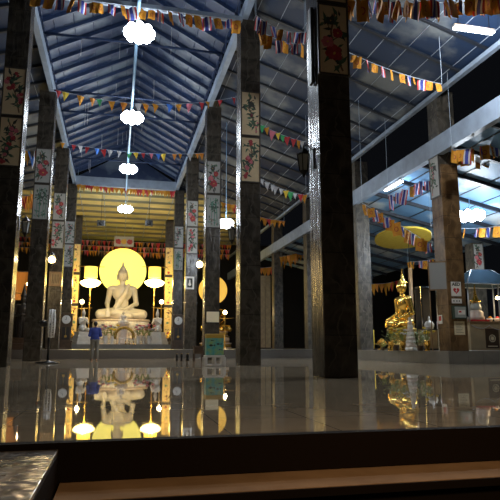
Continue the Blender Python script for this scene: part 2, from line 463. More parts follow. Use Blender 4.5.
roof((-3.42, 12.62), (-11.0, 10.2), 10, 41.6, M['roof_aisle'], M['steel_dark'], M['steel_light'], 1.55, 6, .12, .12, .02)
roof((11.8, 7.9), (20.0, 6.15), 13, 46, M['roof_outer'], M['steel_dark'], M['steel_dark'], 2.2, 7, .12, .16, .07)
# rear lean-to roof behind the nave, lit by the altar lamps
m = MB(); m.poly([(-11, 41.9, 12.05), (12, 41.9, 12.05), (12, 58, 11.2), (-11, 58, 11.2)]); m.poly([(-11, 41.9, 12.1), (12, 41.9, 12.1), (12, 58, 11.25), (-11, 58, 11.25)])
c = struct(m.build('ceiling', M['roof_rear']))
q = MB(); q.bar((-11, 0, 0), (12, 0, 0), .10, .17); me = q.mesh('purlin', M['purlin_olive'])
for j in range(9):
    y = 42.8 + j * 1.65; link('purlin', me, c, (0, y, 12.05 - (y - 41.9) * .0528 - .08))
for x in np.arange(-10, 12, 1.75):
    q = MB(); q.bar((x, 41.9, 12.02), (x, 58, 11.17), .07, .05); q.build('rafter', M['steel_light'], c)

# ------------------------------------------------------------------ lamps
def roof_z(x, y):
    """height of the underside of whichever roof is overhead"""
    if y > 41.8: return 12.05 - (y - 41.9) * .0528
    if x > 11.75: return 7.9 - (x - 11.8) * .2134
    if x > 4.05: return 12.62 - (x - 4.1) * .3227
    if x < -3.3: return 12.62 - (-3.42 - x) * .32
    return 15.0 - abs(x - .40) * .531
def bay_lamp(loc, label, w=1.0, drop=.5, energy=350):
    t = thing('pendant_lamp', label, 'lamp', loc)
    m = MB(); m.lathe([(.10, .12), (.30 * w, .08), (.36 * w, .02), (.30 * w, .0)], seg=20); m.build('canopy', M['white'], t)
    m = MB(); m.tube([(0, 0, .1), (0, 0, drop)], .018); m.build('rod', M['pipe'], t)
    me = None
    for k in range(8):
        a = 2 * PI * k / 8
        if me is None:
            q = MB(); q.lathe([(.04, .16), (.13, .08), (.16, -.04), (.13, -.17), (.04, -.24)], seg=12); me = q.mesh('bulb', M['cool_lamp'])
        link('bulb', me, t, (.36 * w * math.cos(a), .36 * w * math.sin(a), -.04))
    link('bulb', me, t, (0, 0, -.10))
    point('lamp_light', (0, 0, -.55), energy, (.80, .90, 1), .4, t)
    return t
for (x, y, z), n in zip(((.40, 18.35, 11.25), (.38, 26.1, 11.36), (.38, 33.85, 11.25), (.35, 41.1, 10.5)),
                        ('nearest and largest', 'second', 'third', 'farthest and smallest')):
    bay_lamp((x, y, z), 'bright white cluster lamp under the nave ridge pipe, %s in its line' % n, 1.05, 11.85 - z)
p = at(226, 222, 28); bay_lamp(p, 'small white lamp in the right aisle seen behind the second right column', .7, roof_z(p.x, p.y) - p.z, 160)
p = at(470, 214, 22); bay_lamp(p, 'bright white cluster lamp under the pale roof at the right edge', 1.35, roof_z(p.x, p.y) - p.z, 700)
def tube_light(loc, L_, rz, label, energy, hang):
    t = thing('tube_light', label, 'lamp', loc, rz)
    m = MB(); m.box(-L_ / 2 - .03, L_ / 2 + .03, -.07, .07, .02, .09, .01); m.build('housing', M['white'], t)
    for s in (-.05, .05):
        q = MB(); q.tube([(-L_ / 2, s, -.015), (L_ / 2, s, -.015)], .03, 10); q.build('tube', M['tube_lamp'], t)
    for s in (-.8, .8): m = MB(); m.tube([(s * L_ / 2, 0, .08), (s * L_ / 2, 0, hang)], .012, 5); m.build('hanger', M['steel_dark'], t)
    point('tube_glow', (0, 0, -.3), energy, (.86, .93, 1), .25, t)
p = at(474, 30, 13.2); tube_light(p, 1.25, 0, 'long fluorescent tube at the top right behind hanging flags', 520, roof_z(p.x, p.y) - p.z)
tube_light(Vector((11.62, 22.1, 7.56)), 1.5, PI / 2, 'slanting fluorescent tube beneath the pale outer beam', 90, .162)

def lantern(loc, side, lit, label):
    """carriage lantern bracketed off a column face; side = +1 faces +x"""
    t = thing('wall_lantern', label, 'lantern', loc)
    m = MB(); m.tube([(-side * .20, 0, .30), (-side * .08, 0, .42), (0, 0, .36)], .014); m.box(-side * .20 - .01, -side * .20 + .01, -.05, .05, -.1, .34)
    m.build('bracket', M['iron'], t)
    m = MB(); m.lathe([(.005, .40), (.02, .34), (.06, .30), (.15, .20), (.155, .18), (.02, .18)], seg=6)
    m.build('cap', M['iron'], t)
    m = MB(); m.lathe([(.01, -.32), (.05, -.24), (.10, -.18), (.09, -.17)], seg=6); m.build('bottom_finial', M['iron'], t)
    m = MB()
    for k in range(6):
        a = 2 * PI * k / 6; m.tube([(.09 * math.cos(a), .09 * math.sin(a), -.19), (.14 * math.cos(a), .14 * math.sin(a), .18)], .011, 5)
    m.build('cage', M['iron'], t)
    m = MB()
    if lit: m.sphere((0, 0, 0), .15, 14)
    else: m.lathe([(.08, -.18), (.125, .17)], seg=6)
    m.build('glass_globe' if lit else 'glass', M['warm_lamp'] if lit else M['glass'], t)
    if lit: point('lantern_light', (side * .28, -.1, -.05), 85, (1, .70, .36), .1, t)
lantern((RX0 - .215, 11.0, 4.42), -1, False, 'black iron lantern on the side of the massive foreground column')
lantern((RX0 - .215, 18.7, 4.35), -1, False, 'black iron lantern unlit on the second column of the right nave row')
lantern((LX1 + .215, 18.7, 4.30), 1, False, 'black iron lantern unlit beside the column at the left edge')
lantern((RX0 - .215, 26.4, 4.42), -1, True, 'glowing warm lantern above the white framed picture, right side of the nave')
lantern((LX1 + .215, 26.4, 4.42), 1, True, 'glowing warm lantern above the brown framed picture, left side of the nave')

# ------------------------------------------------------------------ painted panels on the columns
def petals(m, x, z, r, n, rng, y):
    for ring, (rr, cnt) in enumerate(((1, n), (.62, n - 1))):
        for k in range(cnt):
            a = 2 * PI * (k + .5 * ring) / cnt + rng.uniform(-.15, .15); pr = r * rr * rng.uniform(.85, 1.1); w = pr * .5
            d = (math.cos(a), math.sin(a)); s = (-d[1], d[0])
            yy = y - .0012 * (ring + 1) - .0002 * k
            m.poly([(x + d[0] * pr * t + s[0] * w * q, yy, z + d[1] * pr * t + s[1] * w * q) for t, q in ((.05, 0), (.45, -.7), (.85, -.6), (1.0, 0), (.85, .6), (.45, .7))])
def leaf(m, x, z, l, a, y):
    d = (math.cos(a), math.sin(a)); s = (-d[1], d[0])
    m.poly([(x + d[0] * l * t + s[0] * l * q, y, z + d[1] * l * t + s[1] * l * q) for t, q in ((0, 0), (.35, -.18), (1, 0), (.35, .18))])
def stroke(m, pts, w, y):
    for a, b in zip(pts[:-1], pts[1:]):
        d = Vector((b[0] - a[0], b[1] - a[1])).normalized() * w; s = (-d.y, d.x)
        m.poly([(a[0] - s[0], y, a[1] - s[1]), (b[0] - s[0], y, b[1] - s[1]), (b[0] + s[0], y, b[1] + s[1]), (a[0] + s[0], y, a[1] + s[1])])
PM = ['p_brown', 'p_green', 'p_dark', 'p_red', 'p_pink', 'p_gold', 'p_teal']
def painting(style, w, h, seed):
    """painted picture w by h: 0 blossom branch, 1 red peonies, 2 bamboo grove, 3 bird and plum, 4 bold verses"""
    g = random.Random(seed); m = MB(); y = -.0305
    if style == 4:
        for k in range(8):
            z = -h * .42 + h * .84 * k / 7; m.mi = [3, 2, 5, 6, 3, 2, 0, 3][k]
            for _ in range(3):
                x = g.uniform(-.2, .2) * w; leaf(m, x, z + g.uniform(-.03, .03) * h, g.uniform(.16, .3) * w, g.uniform(0, 6.3), y - .0005)
            if k % 3 == 0: petals(m, g.uniform(-.15, .15) * w, z, .17 * w, 6, g, y)
        return m.mesh('painting', [M[q] for q in PM])
    if style == 2:
        for _ in range(5):
            x = g.uniform(-.3, .3) * w; m.mi = 6; stroke(m, [(x, -h * .45), (x + g.uniform(-.04, .04), 0), (x + g.uniform(-.1, .1), h * .4)], .012, y)
        for _ in range(60):
            m.mi = g.choice((1, 1, 6, 2)); z = g.gauss(h * .18, h * .12); x = g.gauss(0, w * .18)
            if abs(x) < .38 * w and abs(z) < .42 * h: leaf(m, x, z, g.uniform(.10, .2), g.uniform(-2.8, -.3), y - g.uniform(.0003, .0015))
        for _ in range(14):
            m.mi = g.choice((0, 6, 1)); leaf(m, g.uniform(-.34, .34) * w, g.uniform(-.44, -.28) * h, .14, g.uniform(.3, 2.8), y - .0006)
        return m.mesh('painting', [M[q] for q in PM])
    # branch
    pts = [(-.3 * w * (1 if seed % 2 else -1), -.44 * h)]
    for k in range(6):
        pts.append((pts[-1][0] + g.uniform(-.02, .18) * w * (1 if seed % 2 else -1) * (1 if k < 4 else -1), pts[-1][1] + h * .14))
    pts = [(max(-.4 * w, min(.4 * w, a)), b) for a, b in pts]
    m.mi = 0; stroke(m, pts, .022, y)
    tips = list(pts)
    for k in range(1, 6):
        b = (max(-.42 * w, min(.42 * w, pts[k][0] + g.uniform(-.32, .32) * w)), min(.44 * h, pts[k][1] + g.uniform(.02, .14) * h))
        m.mi = 0; stroke(m, [pts[k], b], .012, y - .0002); tips.append(b)
    nl = {0: 70, 1: 70, 3: 60}[style]
    for _ in range(nl):
        t = g.choice(tips); m.mi = g.choice((1, 1, 2)); x = t[0] + g.gauss(0, .16) * w; z = t[1] + g.gauss(0, .09) * h
        if abs(x) < .33 * w and abs(z) < .38 * h: leaf(m, x, z, g.uniform(.15, .27), g.uniform(0, 6.3), y - g.uniform(.0003, .001))
    if style == 1:
        for x, z, r, c in ((.02, -.20, .2, 3), (-.2, -.04, .14, 4), (.16, .10, .13, 3), (-.08, .27, .11, 2)):
            m.mi = c; petals(m, x * w, z * h, r * w * 1.5, 8, g, y - .0012)
            m.mi = 5; petals(m, x * w, z * h, r * w * .28, 5, g, y - .004)
    elif style == 0:
        for _ in range(13):
            t = g.choice(tips); m.mi = g.choice((3, 4, 3)); x = t[0] + g.gauss(0, .06) * w; z = t[1] + g.gauss(0, .04) * h
            if abs(x) < .4 * w and abs(z) < .44 * h: petals(m, x, z, g.uniform(.08, .14) * w, 6, g, y - .0012)
    else:
        x, z = .05 * w, .22 * h; m.mi = 2; petals(m, x, z, .17 * w, 7, g, y - .0012); leaf(m, x, z, .4 * w, -.9, y - .003); leaf(m, x, z, .3 * w, 2.4, y - .003); leaf(m, x, z, .36 * w, -2.2, y - .003)
        m.mi = 4
        for _ in range(8):
            t = g.choice(tips); petals(m, max(-.38 * w, min(.38 * w, t[0])), max(-.4 * h, min(.4 * h, t[1])), .07 * w, 5, g, y - .0012)
    return m.mesh('painting', [M[q] for q in PM])
def panel(loc, w, h, style, seed, label, board='board', rz=0, group='painted panels on the columns'):
    t = thing('painted_panel', label, 'painting', loc, rz, group)
    m = MB(); m.box(-w / 2 + .02, w / 2 - .02, -.03, -.004, -h / 2 + .02, h / 2 - .02); m.build('board', M[board], t)
    m = MB()
    for a in (-1, 1):
        m.box(a * w / 2 - .022, a * w / 2 + .022, -.045, -.002, -h / 2 - .022, h / 2 + .022, .004)
        m.box(-w / 2 + .022, w / 2 - .022, -.045, -.002, a * h / 2 - .022, a * h / 2 + .022, .004)
    m.build('frame', M['frame_dark'], t)
    link('painting', painting(style, w, h, seed), t)
SN = {0: 'plum blossom', 1: 'red peonies', 2: 'green bamboo', 3: 'a dark bird', 4: 'bold flowers'}
st = {'R': [(1, 0), (0, 3), (2, 1), (0, 1), (2, 3)], 'L': [None, (0, 0), (2, 1), (0, 1), (3, 3)]}   # (lower, upper)
for side, names, x in (('R', RN, (RX0 + RX1) / 2), ('L', LN, (LX0 + LX1) / 2)):
    for i in range(5):
        if side == 'L' and i == 0: continue
        for j, (zc, pos) in enumerate(((6.95, 'lower'), (8.62, 'upper'))):
            if side == 'R' and i == 0 and j == 1: zc = 8.75
            s = st[side][i][j]
            panel((x, ROWS[i], zc + (.13 if side == 'R' and i == 0 and j == 0 else 0)), .66, 1.6, s, 11 * i + 3 * j + (50 if side == 'L' else 0),
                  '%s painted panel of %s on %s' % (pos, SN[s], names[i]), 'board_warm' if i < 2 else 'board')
for x, sd, n in (((RX0 + RX1) / 2, 5, 'right'), ((LX0 + LX1) / 2, 6, 'left')):
    for k, pos in enumerate(('lower', 'middle', 'top')):
        panel((x, ROWS[5], 2.75 + 2.6 * k), .66, 2.4, 4, sd * 7 + k, '%s tall lamp-lit panel of coloured flowers on the sixth column, %s of the white statue' % (pos, n), 'board_lampglow')
panel((SX0 - .01, 18.72, 6.95), .62, 1.6, 3, 91, 'painted panel on the side of the column with the AED sign', 'board', -PI / 2)

# ------------------------------------------------------------------ flags and pennants
def flag_mesh(kind, w, h, seed):
    g = random.Random(seed); m = MB(); n = 5; ph = g.uniform(0, 6)
    def P_(u, v): return (u * w + .03 * w * math.sin(v * 5 + ph), .10 * w * math.sin(u * 6 + ph + v * 2), -v * h)
    if kind == 'thai':                                   # hung sideways: red, white, blue, white, red
        b = [0, 1 / 6, 2 / 6, 4 / 6, 5 / 6, 1]; c = [0, 1, 2, 1, 0]
        for k in range(5):
            m.mi = c[k]
            for j in range(4):
                m.poly([P_(b[k] - .5, j / 4), P_(b[k + 1] - .5, j / 4), P_(b[k + 1] - .5, (j + 1) / 4), P_(b[k] - .5, (j + 1) / 4)])
        return m.mesh('flag', [M['red'], M['cloth_white'], M['navy']])
    if kind == 'yellow':
        for i in range(4):
            for j in range(4):
                m.poly([P_(i / 4 - .5, j / 4), P_((i + 1) / 4 - .5, j / 4), P_((i + 1) / 4 - .5, (j + 1) / 4), P_(i / 4 - .5, (j + 1) / 4)])
        m.mi = 1
        for k in range(10):                              # a plain ring emblem on the cloth
            a0, a1 = 2 * PI * k / 10, 2 * PI * (k + 1) / 10
            q = [(.24 * r * math.cos(a), .5 + .2 * r * math.sin(a)) for r, a in ((1, a0), (1, a1), (.68, a1), (.68, a0))]
            m.poly([(P_(u, v)[0], P_(u, v)[1] - .01 * w, P_(u, v)[2]) for u, v in q])
        return m.mesh('flag', [M['amber'], M['maroon']])
    m.poly([P_(-.5, 0), P_(0, 0), P_(.0, .5), P_(-.25, .5)]); m.poly([P_(0, 0), P_(.5, 0), P_(.25, .5), P_(.0, .5)]); m.poly([P_(-.25, .5), P_(.25, .5), P_(0, 1)])
    return m.mesh('pennant', [M[kind]])
FM = {}
def fm(kind, w, h, v):
    k = (kind, round(w, 2), round(h, 2), v)
    if k not in FM: FM[k] = flag_mesh(kind, w, h, hash(k[1:]) % 99 + v)
    return FM[k]
def string(kinds, a, b, n, w, h, sag, label, cat, seed, name='flag_string', group='strings of flags under the roof', jit=.3):
    a, b = Vector(a), Vector(b); g = random.Random(seed)
    t = thing(name, label, cat, a, 0, group)
    d = b - a; az = math.atan2(d.y, d.x)
    pts = [d * (k / 16) - Vector((0, 0, sag * 4 * (k / 16) * (1 - k / 16))) for k in range(17)]
    m = MB(); m.tube(pts, .012, 4); m.build('cord', M['cord'], t)
    for e in (pts[0], pts[-1]):
        q = a + e; q2 = MB(); q2.tube([e, (e.x, e.y, roof_z(q.x, q.y) - a.z)], .008, 4); q2.build('hanger', M['cord'], t)
    if name != 'bunting': n = int(n * .82)
    for k in range(n):
        u = (k + .5 + g.uniform(-jit, jit)) / n
        p = d * u - Vector((0, 0, sag * 4 * u * (1 - u) + .012))
        kd = g.choice(kinds) if not callable(kinds) else kinds(k)
        s = g.uniform(.78, 1.15)
        o = link('pennant' if name == 'bunting' else 'flag', fm(kd, w, h, g.randrange(3)), t, p)
        r_ = .6 if name == 'bunting' else 1.0
        o.rotation_euler = (g.uniform(-.2, .2), g.uniform(-.16, .16), az + g.uniform(-r_, r_)); o.scale = (s, s, s)
    return t
PK = ['red', 'pink', 'green', 'yellow_cloth', 'blue', 'orange', 'cloth_white', 'red', 'amber']
OK = ['amber', 'orange', 'red', 'amber']
MIX = lambda k: ['yellow', 'yellow', 'thai', 'yellow', 'thai'][k % 5]
TR = lambda k: ['thai', 'thai', 'thai', 'yellow'][k % 4]
string(MIX, (-3.05, 18.2, 12.02), (3.9, 18.2, 12.02), 26, .30, .42, .03, 'row of yellow and tricolour flags hung from the nearest tie beam, top of the nave', 'flags', 1)
string(PK, at(50, 88, 24.8), at(236, 97, 24.8), 17, .30, .42, .55, 'coloured bunting across the nave, nearer and higher of the two', 'bunting', 2, 'bunting', 'pennant strings across the nave')
string(PK, at(60, 142, 33), at(206, 153, 33), 19, .30, .42, .30, 'coloured bunting across the nave, farther and lower of the two', 'bunting', 3, 'bunting', 'pennant strings across the nave')
string(OK, (-3.05, 41.2, 12.08), (3.9, 41.2, 12.0), 40, .30, .50, .06, 'dense row of orange pennants along the far tie beam of the nave', 'bunting', 4, 'bunting', 'orange pennant rows')
for k, y in enumerate((55.6, 55.9, 56.2)):
    z = 10.75 - .45 * k
    string(['red', 'orange', 'p_brown', 'p_pink', 'amber', 'p_brown'], (-10, y, z), (11, y, z), 84, .30, .55, .12,
           ['topmost', 'middle', 'lowest'][k] + ' dense row of red and orange pennants above the big white statue', 'bunting', 20 + k, 'bunting', 'orange pennant rows')
# right aisle strings
string(TR, at(255, 14, 14.5), at(306, 32, 14.5), 9, .22, .42, .2, 'upper string of tricolour flags left of the massive foreground column', 'flags', 5)
string(MIX, at(256, 28, 16), at(305, 44, 16), 8, .22, .40, .15, 'lower string of tricolour flags left of the massive foreground column', 'flags', 6)
string(PK, at(260, 124, 24), at(306, 142, 24), 9, .30, .44, .1, 'upper string of pennants between the foreground column and the second right column', 'bunting', 7, 'bunting')
string(PK, at(260, 178, 27), at(306, 195, 27), 10, .30, .44, .15, 'lower string of pennants between the foreground column and the second right column', 'bunting', 8, 'bunting')
string(OK, at(256, 216, 36), at(284, 221, 36), 12, .30, .5, .05, 'short row of orange pennants in the far right aisle', 'bunting', 9, 'bunting', 'orange pennant rows')
string(OK, at(222, 202, 36), at(237, 205, 36), 7, .36, .55, .03, 'orange pennants seen just left of the second right column', 'bunting', 10, 'bunting', 'orange pennant rows')
string(OK, at(281, 257, 41), at(304, 250, 41), 14, .36, .9, .05, 'orange pennants hung under the far end of the outer beam', 'bunting', 11, 'bunting', 'orange pennant rows')
string(OK, at(257, 268, 44), at(276, 266, 44), 10, .36, .7, .05, 'orange pennants hung low by the far outer column', 'bunting', 12, 'bunting', 'orange pennant rows')
string(MIX, at(346, -2, 11.5), at(506, -8, 11.5), 22, .30, .50, .12, 'top string of yellow and tricolour flags along the upper right edge', 'flags', 13)
string(MIX, at(346, -2, 12.6), at(512, 0, 12.6), 20, .30, .44, .1, 'second string of flags along the upper right edge, behind the first', 'flags', 14)
string(MIX, at(348, 52, 15.5), at(442, 84, 15.5), 15, .24, .34, .12, 'sloping flag string left of the top of the AED column', 'flags', 15)
string(MIX, at(362, 203, 21), at(432, 246, 21), 16, .34, .48, -.05, 'flag string falling to the right above the yellow parasol', 'flags', 16)
string(TR, at(388, 196, 21.5), at(436, 172, 21.5), 10, .26, .62, .08, 'tube-lit flag string rising to the right under the outer beam', 'flags', 17)
string(MIX, at(452, 150, 17), at(506, 138, 17), 11, .32, .50, .1, 'flag string just right of the AED column below the outer beam', 'flags', 18)
string(MIX, at(452, 152, 18.5), at(506, 150, 18.5), 10, .32, .50, .15, 'rear flag string right of the AED column below the outer beam', 'flags', 19)
string(MIX, at(455, 228, 24), at(508, 224, 24), 9, .34, .50, .1, 'flag string beneath the cluster lamp at the right edge', 'flags', 30)
string(OK, at(372, 284, 36), at(404, 279, 36), 11, .40, .75, .1, 'dim red pennants behind the gold seated statue', 'bunting', 31, 'bunting', 'orange pennant rows')
string(MIX, at(408, 262, 30), at(446, 255, 30), 10, .30, .45, .1, 'dim flags above the grey whiteboard on the AED column', 'flags', 32)
string(PK, at(24, 150, 27), at(38, 150, 27), 5, .34, .8, .05, 'upper pennants in the left aisle seen between the two nearest left columns', 'bunting', 33, 'bunting')
string(OK, at(20, 196, 31), at(36, 194, 31), 6, .40, .8, .05, 'lower pennants in the left aisle seen between the two nearest left columns', 'bunting', 34, 'bunting')

g = random.Random(12); cm = None
for k in range(26):
    x, y = g.uniform(-2.6, 3.5), 8.3 + 1.1 * g.randrange(7, 29); L_ = g.uniform(.5, 1.3)
    if cm is None: q = MB(); q.tube([(0, 0, 0), (.01, 0, -.5), (0, 0, -1)], .011, 4); cm = q.mesh('paper_streamer', M['cloth_white'])
    o = link('paper_streamer', cm, None, (x, y, roof_z(x, y) - .12)); o.scale = (1, 1, L_)
    tag(o, 'thin pale paper streamer dangling from the dark blue nave roof', 'streamer', 'paper streamers dangling from the nave roof')

# ------------------------------------------------------------------ seated statues
def seated_prims():
    P = [ell((0, 0, .45), (.165, .10, .15)), ell((0, 0, .27), (.112, .085, .16)), ell((0, .01, .10), (.2, .15, .09)),
         cap((-.165, 0, .525), (.165, 0, .525), .056), cap((0, 0, .57), (0, -.012, .68), .05, .046),
         ell((0, -.016, .745), (.085, .09, .108)), ell((0, .008, .80), (.082, .08, .07)),
         ell((0, .008, .868), (.05, .05, .048)), cap((0, .008, .90), (0, .008, .985), .024, .010)]
    for s in (-1, 1):
        P += [ell((s * .089, 0, .715), (.012, .02, .058)), cap((s * .2, 0, .515), (s * .243, .03, .27), .052, .04),
              cap((s * .12, 0, .1), (s * .35, -.09, .085), .105, .08)]
    P += [cap((.35, -.09, .07), (-.14, -.21, .10), .068, .046), cap((-.35, -.09, .07), (.14, -.22, .05), .066, .045)]
    P += [cap((-.243, .03, .27), (-.225, -.17, .17), .04, .03), cap((.243, .03, .27), (.06, -.16, .165), .04, .03)]
    P += [ell((-.225, -.205, .135), (.032, .018, .045)), ell((.0, -.185, .16), (.06, .034, .016))]
    for k in range(4):
        P += [cap((-.25 + .017 * k, -.215, .11), (-.252 + .018 * k, -.232, .035 - .006 * (k in (1, 2))), .0095, .007)]
        P += [cap((-.04, -.205 + .014 * k, .163), (-.115, -.205 + .013 * k, .158), .0095, .007)]
    P += [cap((-.20, -.2, .13), (-.185, -.222, .075), .01, .008), cap((-.01, -.16, .165), (-.03, -.15, .19), .01, .008)]
    P += [cap((0, -.098, .765), (0, -.108, .728), .008, .014), ell((0, -.094, .698), (.026, .012, .008)), ell((0, -.09, .672), (.022, .016, .014))]
    for s in (-1, 1): P += [ell((s * .03, -.093, .757), (.02, .008, .007)), cap((s * .012, -.095, .778), (s * .05, -.083, .775), .006)]
    return P
SEATED = seated_prims()
def seated_mesh(name, material, h=.0105):
    return sdf_mesh(name, SEATED, (-.5, -.32, -.02), (.5, .2, 1.03), h, .018, material)
SASH = [cap((.10, -.085, .575), (.06, -.128, .45), .032, .04), cap((.06, -.128, .45), (-.03, -.118, .30), .04, .045), cap((-.03, -.118, .30), (-.09, -.10, .2), .045, .05)]
def curls(scale=1):
    m = MB()
    for i in range(5):
        ph = .15 + i * .27; n = int(6 + 14 * math.sin(ph))
        for k in range(n):
            a = 2 * PI * k / n
            d = Vector((math.cos(a) * math.sin(ph), math.sin(a) * math.sin(ph), math.cos(ph)))
            if d.y < -.62 and d.z < .62: continue
            p = Vector((d.x * .080, .008 + d.y * .079, .795 + d.z * .072)); m.sphere(p, .0115, 6)
    return m
def lotus_throne(t, w, d, zs, mats):
    """stepped lotus throne: zs = list of (scale, z0, z1)"""
    for k, (s, z0, z1) in enumerate(zs):
        m = MB(); q = []
        for (r, z) in ((1.0, z0), (1.02, z0 + (z1 - z0) * .15), (.9, z0 + (z1 - z0) * .3), (.9, z0 + (z1 - z0) * .7), (1.03, z0 + (z1 - z0) * .85), (1.0, z1)): q.append((r * s, z))
        m.lathe(q, seg=32, sx=w / 2, sy=d / 2); tier = m.build('tier', mats[k % len(mats)], t)
        n = 26; me = None
        m = MB(); hh = (z1 - z0)
        m.sphere((0, 0, 0), hh * .30, 8, hh * .34, hh * .12); me = m.mesh('petal', mats[(k + 1) % len(mats)])
        for j in range(n):
            a = PI + PI * (j + .5) / n
            o = link('petal', me, tier, (math.cos(a) * w / 2 * s * .95, math.sin(a) * d / 2 * s * .95, z0 + hh * .5)); o.rotation_euler = (0, 0, a + PI / 2)
wb = thing('seated_statue', 'huge white marble seated statue in front of a glowing yellow disc', 'statue', (.44, 52, .78))
lotus_throne(wb, 5.2, 3.4, [(1.12, 0, .62), (1.02, .62, 1.15), (.95, 1.15, 2.2)], [M['pinkmarble'], M['marble']])
bz = 2.2; sc = 5.2
o = link('figure', seated_mesh('figure', M['marble'], .0085), wb, (0, 0, bz)); o.scale = (sc,) * 3
q = link('robe_sash', sdf_mesh('robe_sash', SASH, (-.2, -.2, .1), (.2, .0, .65), .009, .02, M['marble']), wb, (0, 0, bz)); q.scale = (sc,) * 3
q = curls().build('hair_curls', M['marble'], wb, (0, 0, bz)); q.scale = (sc,) * 3
def halo(loc, r, material, label):
    t = thing('halo_disc', label, 'disc', loc)
    m = MB(); m.lathe([(r * .985, -.07), (r, -.04), (r, .04), (r * .985, .07)], seg=64)
    o = m.build('disc', material, t); o.rotation_euler = (PI / 2, 0, 0)
    m = MB(); m.tube([(0, .16, -loc[2] + PZ + (.33 if r > 2 else 0)), (0, .16, r * .4)], .07); m.build('post', M['oldgold'], t)
    return t
hc = at(123, 271, 54.5); halo(hc, 2.16, M['halo'], 'big glowing yellow disc behind the head of the white statue')
# second, smaller shrine to the right
p = at(213, 290, 52); halo(p, 1.33, M['halo_orange'], 'smaller glowing orange disc behind the third right column')
gb0 = thing('seated_statue', 'gilded seated statue half hidden behind the third right column', 'statue', (p.x + .05, 50.6, PZ))
lotus_throne(gb0, 2.6, 1.7, [(1.1, 0, .5), (.95, .5, 1.1), (.85, 1.1, 1.5)], [M['pinkmarble'], M['oldgold']])
gold_me = seated_mesh('figure', M['gold'])
o = link('figure', gold_me, gb0, (0, 0, 1.5)); o.scale = (3.4,) * 3
# golden statue on the right, seen from its side
p = at(403, 348, 23.5)
gb = thing('seated_statue', 'golden seated statue in profile on the right platform', 'statue', (p.x, p.y, PZ), -1.5)
m = MB(); m.lathe([(.66, 0), (.68, .12), (.56, .24), (.52, .66), (.62, .82), (.68, .90), (.64, .95)], seg=28, sx=1.25, sy=.9); m.build('pedestal', M['oldgold'], gb)
o = link('figure', gold_me, gb, (0, .1, .95)); o.scale = (2.5,) * 3
m = MB(); m.lathe([(.02, 0), (.014, .15), (.002, .30)], seg=8); q = m.build('finial', M['gold'], gb, (0, .12, 3.42))
q = curls().build('hair_curls', M['gold'], gb, (0, .1, .95)); q.scale = (2.5,) * 3
# small dark statue at the left
p = at(21, 341, 31)
ds = thing('guardian_statue', 'dark carved crowned figure on a plinth between the two nearest left columns', 'statue', (p.x, p.y, PZ))
m = MB(); m.box(-.5, .5, -.4, .4, 0, .32, .02); m.box(-.42, .42, -.34, .34, .32, .5, .02); m.box(-.46, .46, -.37, .37, .5, .6, .02); m.build('plinth', M['wood'], ds)
GP = [cap((-.13, 0, .05), (-.12, 0, .8), .12, .14), cap((.13, 0, .05), (.12, 0, .8), .12, .14), ell((0, 0, 1.0), (.26, .18, .3)), ell((0, 0, 1.4), (.3, .19, .28)),
      cap((-.3, 0, 1.6), (.3, 0, 1.6), .1), cap((-.36, 0, 1.55), (-.42, -.05, 1.1), .09, .07), cap((-.42, -.05, 1.1), (-.08, -.25, 1.15), .07, .05),
      cap((.36, 0, 1.55), (.42, -.05, 1.1), .09, .07), cap((.42, -.05, 1.1), (.08, -.25, 1.15), .07, .05), cap((0, -.25, 1.2), (0, -.25, .1), .05, .04),
      cap((0, 0, 1.65), (0, 0, 1.85), .09), ell((0, -.02, 1.95), (.14, .15, .18)), ell((0, 0, 2.12), (.17, .17, .08)), cap((0, 0, 2.15), (0, 0, 2.75), .13, .015)]
link('figure', sdf_mesh('figure', GP, (-.65, -.45, -.06), (.65, .4, 2.82), .035, .05, M['darkcarve']), ds, (0, 0, .6))
p = at(21, 285, 34)
hb = thing('wall_banner', 'plain orange cloth banner behind the dark crowned figure', 'banner', (p.x, p.y, p.z))
m = MB()
for k in range(8):
    x0, x1 = -.8 + .2 * k, -.6 + .2 * k
    m.poly([(x0, .03 * math.sin(k * 1.7), -.85), (x1, .03 * math.sin(k * 1.7 + 1.7), -.85), (x1, .03 * math.sin(k * 1.7 + 1.7), .75), (x0, .03 * math.sin(k * 1.7), .75)])
m.build('cloth', M['orange'], hb)
m = MB(); m.tube([(-.85, 0, .76), (.85, 0, .76)], .03); m.tube([(-.84, 0, .76), (-.84, 0, PZ - p.z)], .03); m.tube([(.84, 0, .76), (.84, 0, PZ - p.z)], .03); m.build('stand', M['wood'], hb)

# ------------------------------------------------------------------ altar lamps, guardians and offerings
def torch(px, label):
    p = at(px, 283, 48.35)
    t = thing('standing_lamp', label, 'lamp', (p.x, p.y, .78)); z = p.z - .78
    m = MB(); m.lathe([(.34, 0), (.36, .08), (.14, .16), (.09, .5), (.06, .7)], seg=16); m.tube([(0, 0, .6), (0, 0, z + .95)], .055); m.build('stem', M['gold'], t)
    m = MB(); m.lathe([(.30, -.34), (.62, -.22), (.84, .02), (.80, .12), (.52, .26), (.2, .32)], (0, 0, z), seg=12); m.build('shade', M['torch_lamp'], t)
    m = MB(); m.lathe([(.50, .42), (.52, .44), (.52, 1.32), (.50, 1.34)], (0, 0, z), seg=24); m.build('cloth_drum', M['lit_drum'], t)
    m = MB(); m.tube([(-1.05, 0, z + 1.36), (1.05, 0, z + 1.36)], .03); m.build('crossbar', M['gold'], t)
    point('torch_light', (0, -1.1, z - .1), 90, (1, .68, .22), .3, t)
torch(90.5, 'tall golden standing lamp left of the white statue')
torch(154.5, 'tall golden standing lamp right of the white statue')
